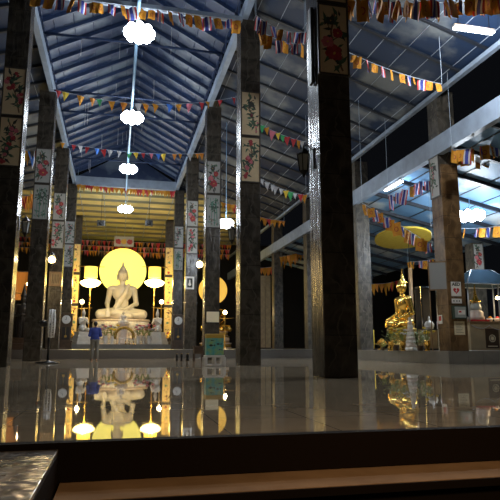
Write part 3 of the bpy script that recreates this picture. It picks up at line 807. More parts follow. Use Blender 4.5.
def small_lamp(px, label, py=302.5, Y=47.6, base=.78):
    p = at(px, py, Y)
    t = thing('globe_lamp', label, 'lamp', (p.x, p.y, base)); z = p.z - base
    m = MB(); m.lathe([(.22, 0), (.2, .06), (.05, .12), (.04, z - .15), (.1, z - .12), (.04, z - .1)], seg=14); m.tube([(-.8, 0, z - .42), (0, 0, z - .5), (.8, 0, z - .42)], .025); m.build('stand', M['oldgold'], t)
    m = MB(); m.sphere((0, 0, z + .05), .17, 14); m.build('globe', M['warm_lamp'], t)
    point('globe_light', (0, -.45, z), 105 if 47 < Y < 48 else 60, (1, .74, .36), .12, t)
small_lamp(82, 'small warm globe lamp at the left of the altar')
small_lamp(161.5, 'small warm globe lamp at the right of the altar')
small_lamp(225, 'small warm globe lamp before the shrine with the smaller disc', 313, 48.2, PZ)
small_lamp(30, 'added warm globe lamp hidden behind the second left column to light the orange banner', 285, 32.2, PZ)  # added lamp, tucked out of view to warm the banner corner
def tusk(px, s, label):
    p = at(px, 344, 48.0)
    t = thing('gilded_tusk', label, 'ornament', (p.x, p.y, .78))
    m = MB(); m.lathe([(.36, 0), (.38, .1), (.24, .2), (.2, .42), (.28, .5)], seg=16); m.build('foot', M['wood'], t)
    m = MB(); m.tube([(s * (.0 + .75 * math.sin(u * PI * .9)) - s * .3 * u, 0, .45 + 2.6 * u) for u in [k / 14 for k in range(15)]], [.17 * (1 - (k / 14) ** 1.6) + .015 for k in range(15)], 12); m.build('tusk', M['gold'], t)
tusk(74.5, -1, 'curved golden tusk ornament by the left grandfather clock')
tusk(167, 1, 'curved golden tusk ornament by the right grandfather clock')
def kneeler(px, label, rz):
    p = at(px, 344, 46.4)
    t = thing('kneeling_statue', label, 'statue', (p.x, p.y, .78), rz); t.scale = (1.22,) * 3
    m = MB()
    for k in range(4): m.box(-.62 + .06 * k, .62 - .06 * k, -.5 + .05 * k, .5 - .05 * k, .2 * k, .2 * k + .2, .02)
    m.build('stepped_base', M['marble'], t)
    KP = [cap((-.16, .15, .14), (-.18, -.3, .14), .13, .11), cap((.16, .15, .14), (.18, -.3, .14), .13, .11), ell((0, .12, .3), (.25, .22, .18)), ell((0, .08, .62), (.21, .15, .32)),
          cap((-.2, .06, .85), (.2, .06, .85), .08), cap((-.25, .06, .84), (-.28, -.08, .55), .075, .06), cap((-.28, -.08, .55), (-.02, -.22, .74), .055, .04),
          cap((.25, .06, .84), (.28, -.08, .55), .075, .06), cap((.28, -.08, .55), (.02, -.22, .74), .055, .04), cap((0, -.23, .72), (0, -.25, .92), .045, .02),
          cap((0, .06, .9), (0, .04, 1.05), .07), ell((0, .02, 1.15), (.115, .125, .15)), cap((0, .04, 1.25), (0, .05, 1.55), .1, .015)]
    link('figure', sdf_mesh('figure', KP, (-.45, -.5, -.03), (.45, .5, 1.6), .03, .05, M['marble']), t, (0, 0, .8))
kneeler(82.5, 'white kneeling figure on a stepped base beside the standing man', .5)
kneeler(156.5, 'white kneeling figure on a stepped base near the right golden tusk', -.5)
def clock(px, label):
    p = at(px, 349.5, 41.0); p.z = PZ
    t = thing('grandfather_clock', label, 'clock', p)
    m = MB(); m.box(-.42, .42, -.22, .22, 0, .5, .02); m.box(-.46, .46, -.25, .25, 0, .1, .01); m.box(-.46, .46, -.25, .25, .48, .56, .01)
    m.box(-.34, .34, -.18, .20, .56, 1.55, .01); m.box(-.42, .42, -.22, .22, 1.53, 1.62, .01); m.box(-.40, .40, -.20, .22, 1.62, 2.30, .02)
    m.lathe([(.40, -.2), (.40, .2)], (0, 0, 0), seg=24) if 0 else None
    m.box(-.46, .46, -.25, .25, 2.28, 2.36, .01); m.box(-.3, .3, -.12, .2, 2.36, 2.46, .02); m.build('case', M['wood'], t)
    m = MB(); m.lathe([(.28, 0), (.29, .01), (.27, .025)], seg=28); o = m.build('dial', M['white'], t, (0, -.2, 1.98)); o.rotation_euler = (PI / 2, 0, 0)
    m = MB(); m.box(-.012, .012, -.232, -.226, 1.97, 2.15); m.box(-.1, .01, -.237, -.231, 1.97, 1.99); m.build('hands', M['black'], t)
    m = MB(); m.box(-.24, .24, -.20, -.185, .64, 1.46); m.build('door_glass', M['black'], t)
    m = MB(); m.tube([(0, -.205, .85), (0, -.205, 1.45)], .012, 6); m.lathe([(.09, 0), (.09, .02)], seg=18); 
    o = m.build('pendulum', M['oldgold'], t)
    m = MB(); m.lathe([(.09, -.01), (.09, .01)], seg=18); q = m.build('bob', M['oldgold'], o, (0, -.21, .85)); q.rotation_euler = (PI / 2, 0, 0)
clock(65, 'dark longcase clock with a white dial left of the altar')
clock(177.5, 'dark longcase clock with a white dial right of the altar')
def vase(p, cols, label, s=1.0, body='marble'):
    t = thing('flower_vase', label, 'vase', p, 0, 'flower vases before the statues'); t.scale = (s,) * 3; g = random.Random(int(p[0] * 100))
    m = MB(); m.lathe([(.12, 0), (.14, .04), (.07, .1), (.17, .32), (.13, .46), (.17, .52)], seg=16); m.build('vase', M[body], t)
    m = MB()
    for k in range(10): a = g.uniform(0, 6.3); r = g.uniform(.1, .35); m.tube([(0, 0, .45), (r * math.cos(a) * .5, r * math.sin(a) * .5, .75), (r * math.cos(a), r * math.sin(a), .85 + g.uniform(0, .3))], .012, 4)
    for k in range(16):
        a = g.uniform(0, 6.3); r = g.uniform(.1, .4); p0 = Vector((r * math.cos(a), r * math.sin(a), .6 + g.uniform(0, .4))); d = Vector((math.cos(a), math.sin(a), .4)) * .2; s_ = Vector((-math.sin(a), math.cos(a), 0)) * .05
        m.poly([p0, p0 + d * .5 + s_, p0 + d, p0 + d * .5 - s_])
    m.build('stems', M['leaf'], t)
    for k in range(9):
        a = g.uniform(0, 6.3); r = g.uniform(.02, .36); q = MB(); c = Vector((r * math.cos(a), r * math.sin(a), .85 + g.uniform(0, .35)))
        for j in range(6):
            b = 2 * PI * j / 6; q.sphere(c + Vector((.055 * math.cos(b), .055 * math.sin(b), .02)), .05, 6)
        q.sphere(c, .05, 6); q.build('blossom', M[g.choice(cols)], t)
for k, (px, cols, lab) in enumerate(((105, ['pink', 'cloth_white'], 'pale pink flowers just right of the standing man'), (112, ['yellow_cloth', 'cloth_white'], 'yellow and white flowers left of the wreath table'),
        (138, ['pink', 'cloth_white'], 'pink and white flowers right of the wreath table'), (143.5, ['red', 'pink'], 'red flowers at the altar edge'), (149, ['pink', 'cloth_white'], 'pale flowers by the right kneeling figure'))):
    p = at(px, 344.5, 44.9 + 1.0 * (k % 2)); vase((p.x, p.y, .78), cols, 'white vase of ' + lab, 1.25)
p = at(124, 344.5, 44.5)
wt = thing('offering_table', 'small white offering table with a golden wreath arch before the statue', 'table', (p.x, p.y, .78))
m = MB(); m.box(-.42, .42, -.2, .2, .42, .5, .02); m.build('tabletop', M['marble'], wt)
for s in (-.36, .36):
    m = MB(); m.box(s - .06, s + .06, -.16, .16, 0, .42, .015); m.build('leg', M['marble'], wt)
m = MB()
for k in range(25):
    a = -.2 + (PI + .4) * k / 24; m.sphere((.68 * math.cos(a), .1, .62 + .62 * math.sin(a)), .10 + .02 * (k % 2), 7)
m.build('wreath', M['oldgold'], wt)
p = at(127, 352, 44); 
for k, px in enumerate((125.5, 129, 133.5)):
    p = at(px, 345, 43.85); t = thing('candle_stick', ['leftmost', 'middle', 'rightmost'][k] + ' of three small brass candlesticks on the altar edge', 'candle', (p.x, p.y, .78), 0, 'candlesticks on the altar edge')
    m = MB(); m.lathe([(.1, 0), (.1, .03), (.03, .06), (.03, .2), (.07, .24)], seg=12); m.build('holder', M['gold'], t)
    m = MB(); m.tube([(0, 0, .24), (0, 0, .5)], .025, 8); m.build('candle', M['cloth_white'], t)
p = at(122.5, 344, 46.6); zt = at(122.5, 323, 46.6).z - .78
sm = thing('seated_statue', 'small white seated figure on a pedestal at the centre front of the altar', 'statue', (p.x, p.y, .78))
m = MB(); m.lathe([(.5, 0), (.5, .15), (.4, .22), (.4, zt - .25), (.52, zt - .08), (.5, zt)], seg=20); m.build('pedestal', M['pinkmarble'], sm)
o = link('figure', seated_mesh('figure', M['marble'], .016), sm, (0, 0, zt)); o.scale = (1.05,) * 3
p = at(124, 241.5, 51.8)
po = thing('hanging_picture', 'wide picture of red and orange flowers hung above the yellow disc', 'picture', p)
m = MB(); m.box(-.86, .86, -.02, .02, -.45, .45); m.build('board', M['board'], po)
m = MB(); g = random.Random(4)
for k, x in enumerate((-.5, 0, .5)):
    m.mi = [3, 5, 3][k]; petals(m, x, -.02, .27, 8, g, -.022)
m.build('painting', [M[q] for q in PM], po)
m = MB(); m.tube([(-.7, 0, .45), (-.7, 0, roof_z(p.x, p.y) - p.z)], .012, 4); m.build('hanger', M['cord'], po); m = MB(); m.tube([(.7, 0, .45), (.7, 0, roof_z(p.x, p.y) - p.z)], .012, 4); m.build('hanger', M['cord'], po)
for px, n in ((101, 'left'), (149, 'right')):
    p = at(px, 223, 43.0); t = thing('hanging_speaker', 'small black speaker hung below the rear roof, %s one' % n, 'speaker', p)
    m = MB(); m.box(-.28, .28, -.16, .16, -.26, .2, .03); m.build('cabinet', M['black'], t)
    m = MB(); m.lathe([(.15, 0), (.16, .012), (.06, .02)], seg=18); o = m.build('cone', M['iron'], t, (0, -.161, -.03)); o.rotation_euler = (PI / 2, 0, 0)
    m = MB(); m.tube([(0, 0, .19), (0, 0, roof_z(p.x, p.y) - p.z)], .02, 6); m.build('hanger', M['iron'], t)
# framed pictures on the columns
def framed(loc, w, h, fr, art, label):
    t = thing('framed_picture', label, 'picture', loc)
    m = MB()
    for a in (-1, 1):
        m.box(a * w / 2 - .05, a * w / 2 + .05, -.06, -.003, -h / 2 - .05, h / 2 + .05, .006); m.box(-w / 2 + .05, w / 2 - .05, -.06, -.003, a * h / 2 - .05, a * h / 2 + .05, .006)
    m.build('frame', M[fr], t)
    m = MB(); m.box(-w / 2 + .04, w / 2 - .04, -.03, -.004, -h / 2 + .04, h / 2 - .04); m.build('backing', M[art], t)
    m = MB(); m.mi = 0
    if art == 'p_dark':
        m.poly([(.14 * w * math.cos(a) * (1.7 if math.sin(a) < 0 else .8), -.032, .28 * h * math.sin(a)) for a in [2 * PI * k / 14 for k in range(14)]]); m.poly([(.09 * w * math.cos(a), -.033, .2 * h + .1 * h * math.sin(a)) for a in [2 * PI * k / 12 for k in range(12)]])
    else:
        for k in range(5): stroke(m, [(-.3 * w + .15 * w * k, -.36 * h), (-.3 * w + .15 * w * k + .03, .0), (-.3 * w + .15 * w * k, .36 * h)], .014, -.032)
    m.build('figure_print', M['paper' if art == 'p_dark' else 'wood'], t)
framed(((RX0 + RX1) / 2 - .1, ROWS[3], at(191, 283, ROWS[3]).z), .42, .66, 'white', 'p_dark', 'white framed picture of a small pale figure on the right side')
framed(((LX0 + LX1) / 2, ROWS[3], at(56, 279, ROWS[3]).z), .56, .72, 'midwood', 'screen', 'brown framed picture below the left glowing lantern')

# ------------------------------------------------------------------ things on the nave floor
# standing man, seen from behind
pm = at(94, 360.5, 26.6)
man = thing('person', 'person in a blue shirt and grey trousers standing with back turned before the altar', 'person', (pm.x, pm.y, 0), .12)
BODY = [ell((0, .02, 1.595), (.074, .094, .112)), cap((0, .0, 1.40), (0, .015, 1.53), .055, .05), ell((0, .10, 1.585), (.014, .03, .022)), ell((-.076, .01, 1.59), (.014, .022, .034)), ell((.076, .01, 1.59), (.014, .022, .034)),
        ell((0, 0, 1.25), (.165, .10, .2)), ell((0, 0, 1.0), (.14, .10, .2)), cap((-.16, 0, 1.38), (.16, 0, 1.38), .06)]
for s in (-1, 1):
    BODY += [cap((s * .185, 0, 1.375), (s * .235, -.02, 1.10), .05, .042), cap((s * .235, -.02, 1.10), (s * .10, .22, 1.08), .04, .028),
             ell((s * .075, .255, 1.08), (.022, .045, .035)), cap((s * .09, 0, .9), (s * .10, .0, .48), .082, .058), cap((s * .10, 0, .48), (s * .105, -.02, .09), .055, .036), cap((s * .105, -.04, .045), (s * .125, .15, .035), .042, .034)]
    for k in range(4): BODY += [cap((s * .07, .285, 1.055 + .017 * k), (s * .035, .335 - .01 * abs(k - 1.5), 1.06 + .017 * k), .009, .007)]
    BODY += [cap((s * .06, .25, 1.105), (s * .035, .285, 1.135), .011, .009)]
link('body', sdf_mesh('body', BODY, (-.36, -.2, -.02), (.36, .4, 1.74), .0125, .022, M['skin']), man)
SH = [ell((0, 0, 1.25), (.188, .122, .2)), ell((0, 0, 1.02), (.178, .125, .2)), cap((-.165, 0, 1.375), (.165, 0, 1.375), .072), cap((0, .002, 1.38), (0, .01, 1.455), .068, .062), cap((-.1, 0, .93), (.1, 0, .93), .105)]
for s in (-1, 1): SH += [cap((s * .19, 0, 1.37), (s * .24, -.02, 1.10), .068, .06), cap((s * .24, -.02, 1.10), (s * .19, .08, 1.09), .058, .054)]
link('shirt', sdf_mesh('shirt', SH, (-.36, -.2, .8), (.36, .2, 1.56), .0125, .03, M['shirt'], lambda P: np.maximum(.84 - P[..., 2], P[..., 2] - 1.46)), man)
TR_ = [cap((-.08, 0, .9), (.08, 0, .9), .115)]
for s in (-1, 1): TR_ += [cap((s * .095, 0, .88), (s * .105, 0, .48), .102, .08), cap((s * .105, 0, .48), (s * .112, -.015, .06), .08, .072)]
link('trousers', sdf_mesh('trousers', TR_, (-.3, -.2, .02), (.3, .2, 1.05), .0125, .02, M['trousers'], lambda P: np.maximum(.065 - P[..., 2], P[..., 2] - .96)), man)
link('hair', sdf_mesh('hair', [ell((0, -.012, 1.625), (.088, .098, .098)), ell((0, -.05, 1.57), (.07, .055, .075))], (-.12, -.14, 1.45), (.12, .12, 1.76), .011, .02, M['hair'], lambda P: P[..., 1] - .055), man)
for s in (-1, 1):
    m = MB(); m.sphere((s * .115, .05, .04), .052, 12, .042, .135); m.build('shoe', M['black'], man)
# pedestal fan seen edge-on
pf = at(47.5, 363.3, 22.45)
fan = thing('pedestal_fan', 'tall pedestal fan turned edge-on beside the left column', 'fan', (pf.x, pf.y, 0), PI / 2 + .10)
m = MB(); m.lathe([(.42, 0), (.42, .04), (.1, .08), (.05, .12)], seg=24); m.build('base', M['black'], fan)
m = MB(); m.tube([(0, 0, .1), (0, 0, 1.45)], .045, 12); m.tube([(0, 0, 1.45), (0, .05, 1.45)], .05, 10); m.build('pole', M['black'], fan)
m = MB(); m.lathe([(.07, 0), (.12, .05), (.12, .22), (.07, .27)], seg=18); o = m.build('motor', M['black'], fan, (0, .36, 1.45)); o.rotation_euler = (PI / 2, 0, 0)
m = MB()
for r, d in ((.52, 0), (.50, -.09), (.50, .09), (.34, -.115), (.34, .115), (.18, -.125), (.18, .125)):
    m.tube([(r * math.cos(2 * PI * k / 32), -.07 + d, 1.45 + r * math.sin(2 * PI * k / 32)) for k in range(33)], .012 if r < .5 else .02, 6, False)
for k in range(32):
    a = 2 * PI * k / 32; m.tube([(q * math.cos(a), -.07 + s, 1.45 + q * math.sin(a)) for q, s in ((.05, -.13), (.34, -.115), (.50, -.09), (.52, 0), (.50, .09), (.34, .115), (.05, .13))], .009, 4)
m.build('cage', M['white'], fan)
for k in range(3):
    a = 2 * PI * k / 3; m = MB(); pts = []
    for q, w in ((.05, -.35), (.44, -.3), (.46, .25), (.3, .5), (.05, .45)): pts.append((q * math.cos(a + w), -.07 + w * .10, 1.45 + q * math.sin(a + w)))
    m.poly(pts); m.poly([(x, y + .006, z) for x, y, z in pts]); m.build('blade', M['white'], fan)
# donation box on a white stool
pb = at(214, 366, 17.9)
stl = thing('plastic_stool', 'low white plastic stool under the fish-print donation box', 'stool', (pb.x, pb.y, 0))
m = MB(); m.box(-.31, .31, -.2, .2, .27, .34, .025); m.build('seat', M['white'], stl)
for sx in (-1, 1):
    for sy in (-1, 1):
        m = MB(); m.box(sx * .29 - .05, sx * .29 + .05, sy * .17 - .04, sy * .17 + .04, 0, .275, .015); m.build('leg', M['white'], stl)
for sy in (-1, 1):
    m = MB(); m.box(-.245, .245, sy * .17 - .03, sy * .17 + .03, .0, .06, .012); m.box(-.03, .03, sy * .17 - .028, sy * .17 + .028, .055, .272); m.build('rail', M['white'], stl)
dbx = thing('donation_box', 'aqua and yellow donation box with a fish print on a white stool', 'box', (pb.x, pb.y, .341))
m = MB(); m.box(-.27, .27, -.18, .18, 0, .53, .02); m.build('body', M['aqua'], dbx)
m = MB(); m.box(-.275, .275, -.185, .185, .52, .655, .02); m.box(-.09, .09, -.02, .02, .653, .657); m.build('lid', M['p_gold'], dbx)
m = MB(); g = random.Random(3)
for k in range(4):
    x, z, l = ((-.12, .30, .17), (.1, .34, .14), (.15, .17, .09), (-.1, .45, .09))[k]
    m.mi = [0, 0, 1, 0][k]
    m.poly([(x - l * .5, -.182, z), (x - l * .1, -.182, z + l * .22), (x + l * .45, -.182, z), (x - l * .1, -.182, z - l * .22)])
    m.poly([(x + l * .38, -.1822, z), (x + l * .72, -.1822, z + l * .22), (x + l * .72, -.1822, z - l * .22)])
m.build('fish_print', [M['p_dark'], M['navy']], dbx)
pl = at(213, 317, 26.1)
nb = thing('notice_board', 'cream notice plaque on the column above the donation box', 'sign', (RX0 + .38, 26.1, pl.z))
m = MB(); m.box(-.29, .29, -.03, -.003, -.24, .24, .008); m.build('plaque', M['cream'], nb)
ptb = at(198, 361, 24.6)
tb = thing('side_table', 'small dark wooden side table left of the donation box', 'table', (ptb.x, ptb.y, 0))
m = MB(); m.box(-.22, .22, -.22, .22, .58, .63, .01); m.build('tabletop', M['wood'], tb)
m = MB(); m.box(-.19, .19, -.19, .19, .30, .58, .01); m.build('drawer_case', M['wood'], tb)
for sx in (-1, 1):
    for sy in (-1, 1): m = MB(); m.box(sx * .18 - .025, sx * .18 + .025, sy * .18 - .025, sy * .18 + .025, 0, .31); m.build('leg', M['wood'], tb)
for k, px in enumerate((177, 181.5, 187.5)):
    p = at(px, 360.5, 25.5); t = thing('brass_pot', ['leftmost', 'middle', 'rightmost'][k] + ' of three small dark pots on the floor near the right clock', 'pot', (p.x, p.y, 0), 0, 'small pots on the floor'); t.scale = (.8, .8, .72)
    m = MB(); m.lathe([(.05, 0), (.07, .03), (.04, .1), (.06, .28), (.03, .36), (.05, .40)], seg=14, sx=1.1 if k < 2 else 1.7, sy=1.1 if k < 2 else 1.7); m.build('body', M['iron'], t)
    m = MB(); m.lathe([(.052, .40), (.056, .415), (.04, .42)], seg=14, sx=1.1 if k < 2 else 1.7, sy=1.1 if k < 2 else 1.7); m.build('rim', M['oldgold'], t)
# column speaker on the foreground column
sp = thing('column_speaker', 'slim black column loudspeaker on the side of the massive foreground column', 'speaker', (RX0 - .055, 10.85, 6.15))
m = MB(); m.box(-.035, .035, -.09, .09, 0, 1.75, .008); m.build('cabinet', M['black'], sp)
m = MB(); m.box(-.03, .03, -.096, -.09, .05, 1.70); m.build('grille', M['iron'], sp)
m = MB(); m.box(.035, .054, -.03, .03, .3, .4); m.box(.035, .054, -.03, .03, 1.35, 1.45); m.build('bracket', M['iron'], sp)

# ------------------------------------------------------------------ right platform
CX = SX0 + .35
s = thing('aed_sign', 'white sign reading AED over a red heart with a bolt on the brown column', 'sign', (CX - .02, 18.339, at(454, 289, 18.35).z))
m = MB(); m.box(-.20, .20, -.025, -.003, -.26, .26, .006); m.build('plate', M['paper'], s)
text_mesh('AED', .165, M['p_dark'], s, (0, -.0265, .165), (PI / 2, 0, 0))
m = MB(); hp = []
for k in range(40):
    a = 2 * PI * k / 40; hp.append((.0078 * 16 * math.sin(a) ** 3, -.0275, .0078 * (13 * math.cos(a) - 5 * math.cos(2 * a) - 2 * math.cos(3 * a) - math.cos(4 * a)) - .06))
m.poly(hp); h_ = m.build('heart', M['sign_red'], s)
m = MB(); m.poly([(.02, -.0295, .02), (-.045, -.0295, -.07), (-.005, -.0295, -.07), (-.03, -.0295, -.15), (.045, -.0295, -.045), (.005, -.0295, -.045)]); m.build('bolt', M['paper'], h_)
s = thing('aed_sign_strip', 'small white strip with symbols below the AED sign', 'sign', (CX - .02, 18.339, at(454, 301, 18.35).z))
m = MB(); m.box(-.20, .20, -.022, -.003, -.085, .085, .004); m.build('plate', M['paper'], s)
m = MB()
for x in (-.12, 0, .1): m.poly([(x + .028 * math.cos(a), -.0235, .028 * math.sin(a)) for a in [2 * PI * k / 10 for k in range(10)]])
m.build('symbols', M['p_dark'], s)
s = thing('aed_cabinet', 'dark green wall cabinet with a red and white label under the AED sign', 'cabinet', (CX + .0, 18.339, at(454, 312, 18.35).z))
m = MB(); m.box(-.26, .26, -.16, -.003, -.25, .22, .012); m.build('case', M['cab_green'], s)
m = MB(); m.box(-.22, .22, -.175, -.16, -.21, .18, .006); m.build('door', M['glass'], s)
m = MB(); m.box(-.1, .18, -.182, -.175, -.10, .06); m.mi = 1; m.box(-.07, .03, -.184, -.182, -.03, .03); m.build('label_plate', [M['paper'], M['sign_red']], s)
s = thing('paper_notice', 'cream paper notice below the dark green AED cabinet', 'notice', (CX + .03, 18.339, at(457, 328, 18.35).z))
m = MB(); m.box(-.21, .21, -.012, -.003, -.24, .24); m.build('sheet', M['cream'], s)
m = MB()
for k in range(7): stroke(m, [(-.15, .17 - .055 * k), (.15 - .04 * (k % 3), .17 - .055 * k)], .006, -.0135)
m.build('lines', M['p_dark'], s)
s = thing('fire_sign', 'small red and white sign on the side of the brown column', 'sign', (SX0 - .011, 18.9, at(440, 319, 18.6).z), -PI / 2)
m = MB(); m.box(-.13, .13, -.02, -.003, -.16, .16, .004); m.build('plate', M['paper'], s)
m = MB(); m.poly([(-.09, -.0215, -.05), (.09, -.0215, -.05), (.09, -.0215, .12), (-.09, -.0215, .12)]); m.build('red_field', M['sign_red'], s)
# whiteboard on a post beside the column
p = at(438, 347, 17.55 + .7); pt = at(438, 274, 18.25)
wbd = thing('whiteboard', 'grey whiteboard on a thin post in front of the AED column', 'board', (at(442.5, 348, 18.2).x, 18.25, PZ), -.5)
z0, z1 = at(438, 289, 18.0).z - PZ, at(438, 261, 18.0).z - PZ
m = MB(); m.box(-.30, .30, -.02, .0, z0, z1); m.build('surface', M['whiteboard'], wbd)
m = MB()
for a in (-1, 1):
    m.box(a * .30 - .02, a * .30 + .02, -.03, .01, z0 - .02, z1 + .02); m.box(-.3, .3, -.03, .01, (z0 if a < 0 else z1) - .02, (z0 if a < 0 else z1) + .02)
m.build('frame', M['midwood'], wbd)
m = MB(); m.tube([(.30, .025, 0), (.30, .025, z1 + .45)], .018); m.tube([(-.3, .025, 0), (-.3, .025, z1)], .018); m.build('post', M['midwood'], wbd)
# ochre ceremonial parasol over the golden statue
p = at(403, 237, 26.0); rp = 1.42
par = thing('ceremonial_parasol', 'large ochre yellow ceremonial parasol above the golden statue', 'parasol', (p.x, p.y, PZ))
zz = p.z - PZ
m = MB(); m.lathe([(rp, -.0), (rp, .10), (rp * .75, .24), (rp * .35, .36), (.05, .42), (.04, .36), (rp * .35, .30), (rp * .75, .18), (rp * .985, .02)], (0, 0, 0), seg=40); c = m.build('canopy', M['parasol'], par, (0, 0, zz - .1)); c.rotation_euler = (-.19, .06, 0)
m = MB(); m.lathe([(rp * .93, 0), (rp * .93, .012)], (0, 0, .04), seg=40); m.build('lining', M['parasol'], c)
m = MB(); m.tube([(.36, .1, 0), (.36, .1, 4.1)], .10); m.lathe([(.3, 0), (.3, .05), (.05, .1)], (.36, .1, 0), seg=16); pole = m.build('pole', M['midwood'], par)
m = MB(); m.tube([(.36, .1, 4.0), (.36, .1, zz + .1), (.2, .05, zz + .42), (0, 0, zz + .3)], .022, 6); m.build('arm', M['iron'], pole)
# mirrored cabinet and stupa beside the statue
p = at(428, 348, 21.3)
cab = thing('display_cabinet', 'tall dark glass display cabinet left of the AED column', 'cabinet', (p.x, p.y, PZ))
hz = at(428, 287, 21.3).z - PZ
m = MB(); m.box(-.34, .34, .2, .24, 0, hz); m.box(-.34, .34, -.25, .2, 0, .08); m.box(-.34, .34, -.25, .2, hz - .05, hz); m.box(-.33, .33, -.24, .2, .82, .86); m.build('carcass', M['black'], cab)
m = MB()
for x in (-.34, .34): m.box(x - .02, x + .02, -.27, -.23, 0, hz)
m.box(-.32, .32, -.27, -.23, hz - .05, hz); m.build('frame', M['chrome'], cab)
m = MB(); m.box(-.32, .32, -.24, .18, .08, .815); m.build('base_panel', M['screen'], cab)
st_ = thing('small_stupa', 'small white bell-shaped stupa inside the dark display cabinet', 'stupa', (p.x + .08, p.y - .05, PZ + .861))
m = MB(); m.lathe([(.16, 0), (.16, .05), (.19, .1), (.20, .2), (.14, .3), (.05, .34), (.045, .4), (.012, .54)], seg=18); m.build('body', M['white'], st_)
# greenery and mosaic ornaments in front of the golden statue
for k, (px, y, s, lab) in enumerate(((396, 21.6, .85, 'green potted plant in front of the golden statue'), (420.5, 20.0, .7, 'green potted plant by the display cabinet'), (383, 22.4, .45, 'small green plant at the left foot of the golden statue'))):
    p = at(px, 348.5, y); t = thing('potted_plant', lab, 'plant', (p.x, p.y, PZ), 0, 'potted plants on the right platform'); t.scale = (s,) * 3; g = random.Random(k)
    m = MB(); m.lathe([(.13, 0), (.18, .26), (.20, .28), (.17, .28)], seg=16); m.build('pot', M['wood'], t)
    m = MB()
    for j in range(230):
        a = g.uniform(0, 6.3); r = g.uniform(.03, .42); z = g.uniform(.3, 1.05); d = Vector((math.cos(a), math.sin(a), g.uniform(-.3, .6))) * g.uniform(.1, .2); sd = Vector((-math.sin(a), math.cos(a), 0)) * .04
        q = Vector((r * math.cos(a) * (1.15 - .6 * abs(z - .6)), r * math.sin(a), z)); m.poly([q, q + d * .5 + sd, q + d, q + d * .5 - sd])
    for j in range(9): a = g.uniform(0, 6.3); m.tube([(0, 0, .28), (.2 * math.cos(a), .2 * math.sin(a), .9)], .01, 4)
    m.build('foliage', M['leaf'], t)
p = at(411, 348.5, 20.7)
mo = thing('tiered_spire', 'tapering pale tiered spire in front of the golden statue', 'ornament', (p.x, p.y, PZ))
for k in range(9):
    m = MB(); r = .24 - .022 * k; m.lathe([(r, .145 * k), (r * 1.05, .145 * k + .05), (r * .86, .145 * k + .14)], seg=8); m.build('tier', M['pinkmarble' if k % 2 else 'marble'], mo)
m = MB(); m.lathe([(.05, 1.3), (.03, 1.4), (.004, 1.6)], seg=8); m.build('finial', M['gold'], mo)
for px, y, lab, cl in ((391, 21.0, 'gilded vase of amber flowers left before the golden statue', ['amber', 'yellow_cloth']), (403, 20.0, 'gilded vase of white flowers beside the tiered spire', ['cloth_white', 'yellow_cloth']), (427.5, 19.4, 'gilded vase of yellow flowers in front of the display cabinet', ['yellow_cloth', 'cloth_white'])):
    p = at(px, 348, y); vase((p.x, p.y, PZ), cl, lab, .72, 'gold')
p = at(374, 347, 26.5)
sf = thing('yellow_post', 'thin yellow post beside the grey granite column', 'post', (p.x, p.y, PZ))
m = MB(); m.tube([(0, 0, 0), (0, 0, .9)], .035); m.sphere((0, 0, .93), .05, 8); m.build('shaft', M['yellow_cloth'], sf)
m = MB(); m.lathe([(.14, 0), (.14, .03), (.04, .05)], seg=14); m.build('foot', M['iron'], sf)
p = at(382, 347, 26.8)
gt = thing('gilded_tray', 'low golden offering stand at the foot of the golden statue', 'stand', (p.x, p.y, PZ))
m = MB(); m.lathe([(.2, 0), (.2, .04), (.08, .1), (.08, .2), (.36, .28), (.38, .32), (.3, .3)], seg=18); m.build('stand', M['gold'], gt)
m = MB(); m.lathe([(.26, .31), (.2, .42), (.05, .55)], seg=12); m.build('offering_cone', M['amber'], gt)
# kiosk with a gilded chedi at the right edge
p = at(485, 348, 19.6); KX, KY = p.x - .04, 19.6
ki = thing('kiosk', 'glass-roofed kiosk with a beige counter at the right edge', 'kiosk', (KX, KY, PZ))
zc = at(480, 323, 19.3).z - PZ; zr = at(480, 284, 19.0).z - PZ; za = at(480, 270, 19.6).z - PZ
m = MB(); m.box(-.92, .98, -.55, .55, .02, zc, .01); m.build('counter', M['counter'], ki)
m = MB(); m.box(-.97, 1.02, -.6, .6, zc, zc + .05, .01); m.build('countertop', M['midwood'], ki)
m = MB(); m.box(-.30, .27, -.565, -.553, .10, zc - .22); e = m.build('emblem_panel', M['wood'], ki)
m = MB()
for k in range(3):
    for r0, r1 in ((.13, .105),):
        pass
for k in range(20):
    a0, a1 = 2 * PI * k / 20, 2 * PI * (k + 1) / 20
    m.poly([(-.015 + r * math.cos(a), -.567, .46 + r * math.sin(a)) for r, a in ((.14, a0), (.14, a1), (.115, a1), (.115, a0))])
for k in range(6): a = PI * k / 6; stroke(m, [(-.015 - .09 * math.cos(a), .46 - .09 * math.sin(a)), (-.015 + .09 * math.cos(a), .46 + .09 * math.sin(a))], .010, -.567)
stroke(m, [(-.22, .17), (.19, .17)], .015, -.567); m.build('emblem', M['cream'], e)
m = MB(); m.tube([(-.88 + .1 * k, -.58, zc - .08 - .14 * math.sin(PI * k / 8)) for k in range(9)], .012, 5); m.tube([(-.08 + .1 * k, -.58, zc - .14 - .12 * math.sin(PI * k / 8)) for k in range(9)], .012, 5); m.build('draped_cord', M['cloth_white'], ki)
for sx in (-.9, .95):
    for sy in (-.52, .52):
        m = MB(); m.tube([(sx, sy, zc + .05), (sx, sy, zr)], .028); m.build('post', M['steel_light'], ki)
m = MB(); m.tube([(.42, -.52, zc + .05), (.42, -.52, zr)], .028); m.build('post', M['steel_light'], ki)
m = MB()
c4 = [(-1.05, -.75, zr), (1.1, -.75, zr), (1.1, .75, zr), (-1.05, .75, zr)]; ap = [(-.35, 0, za), (.55, 0, za)]
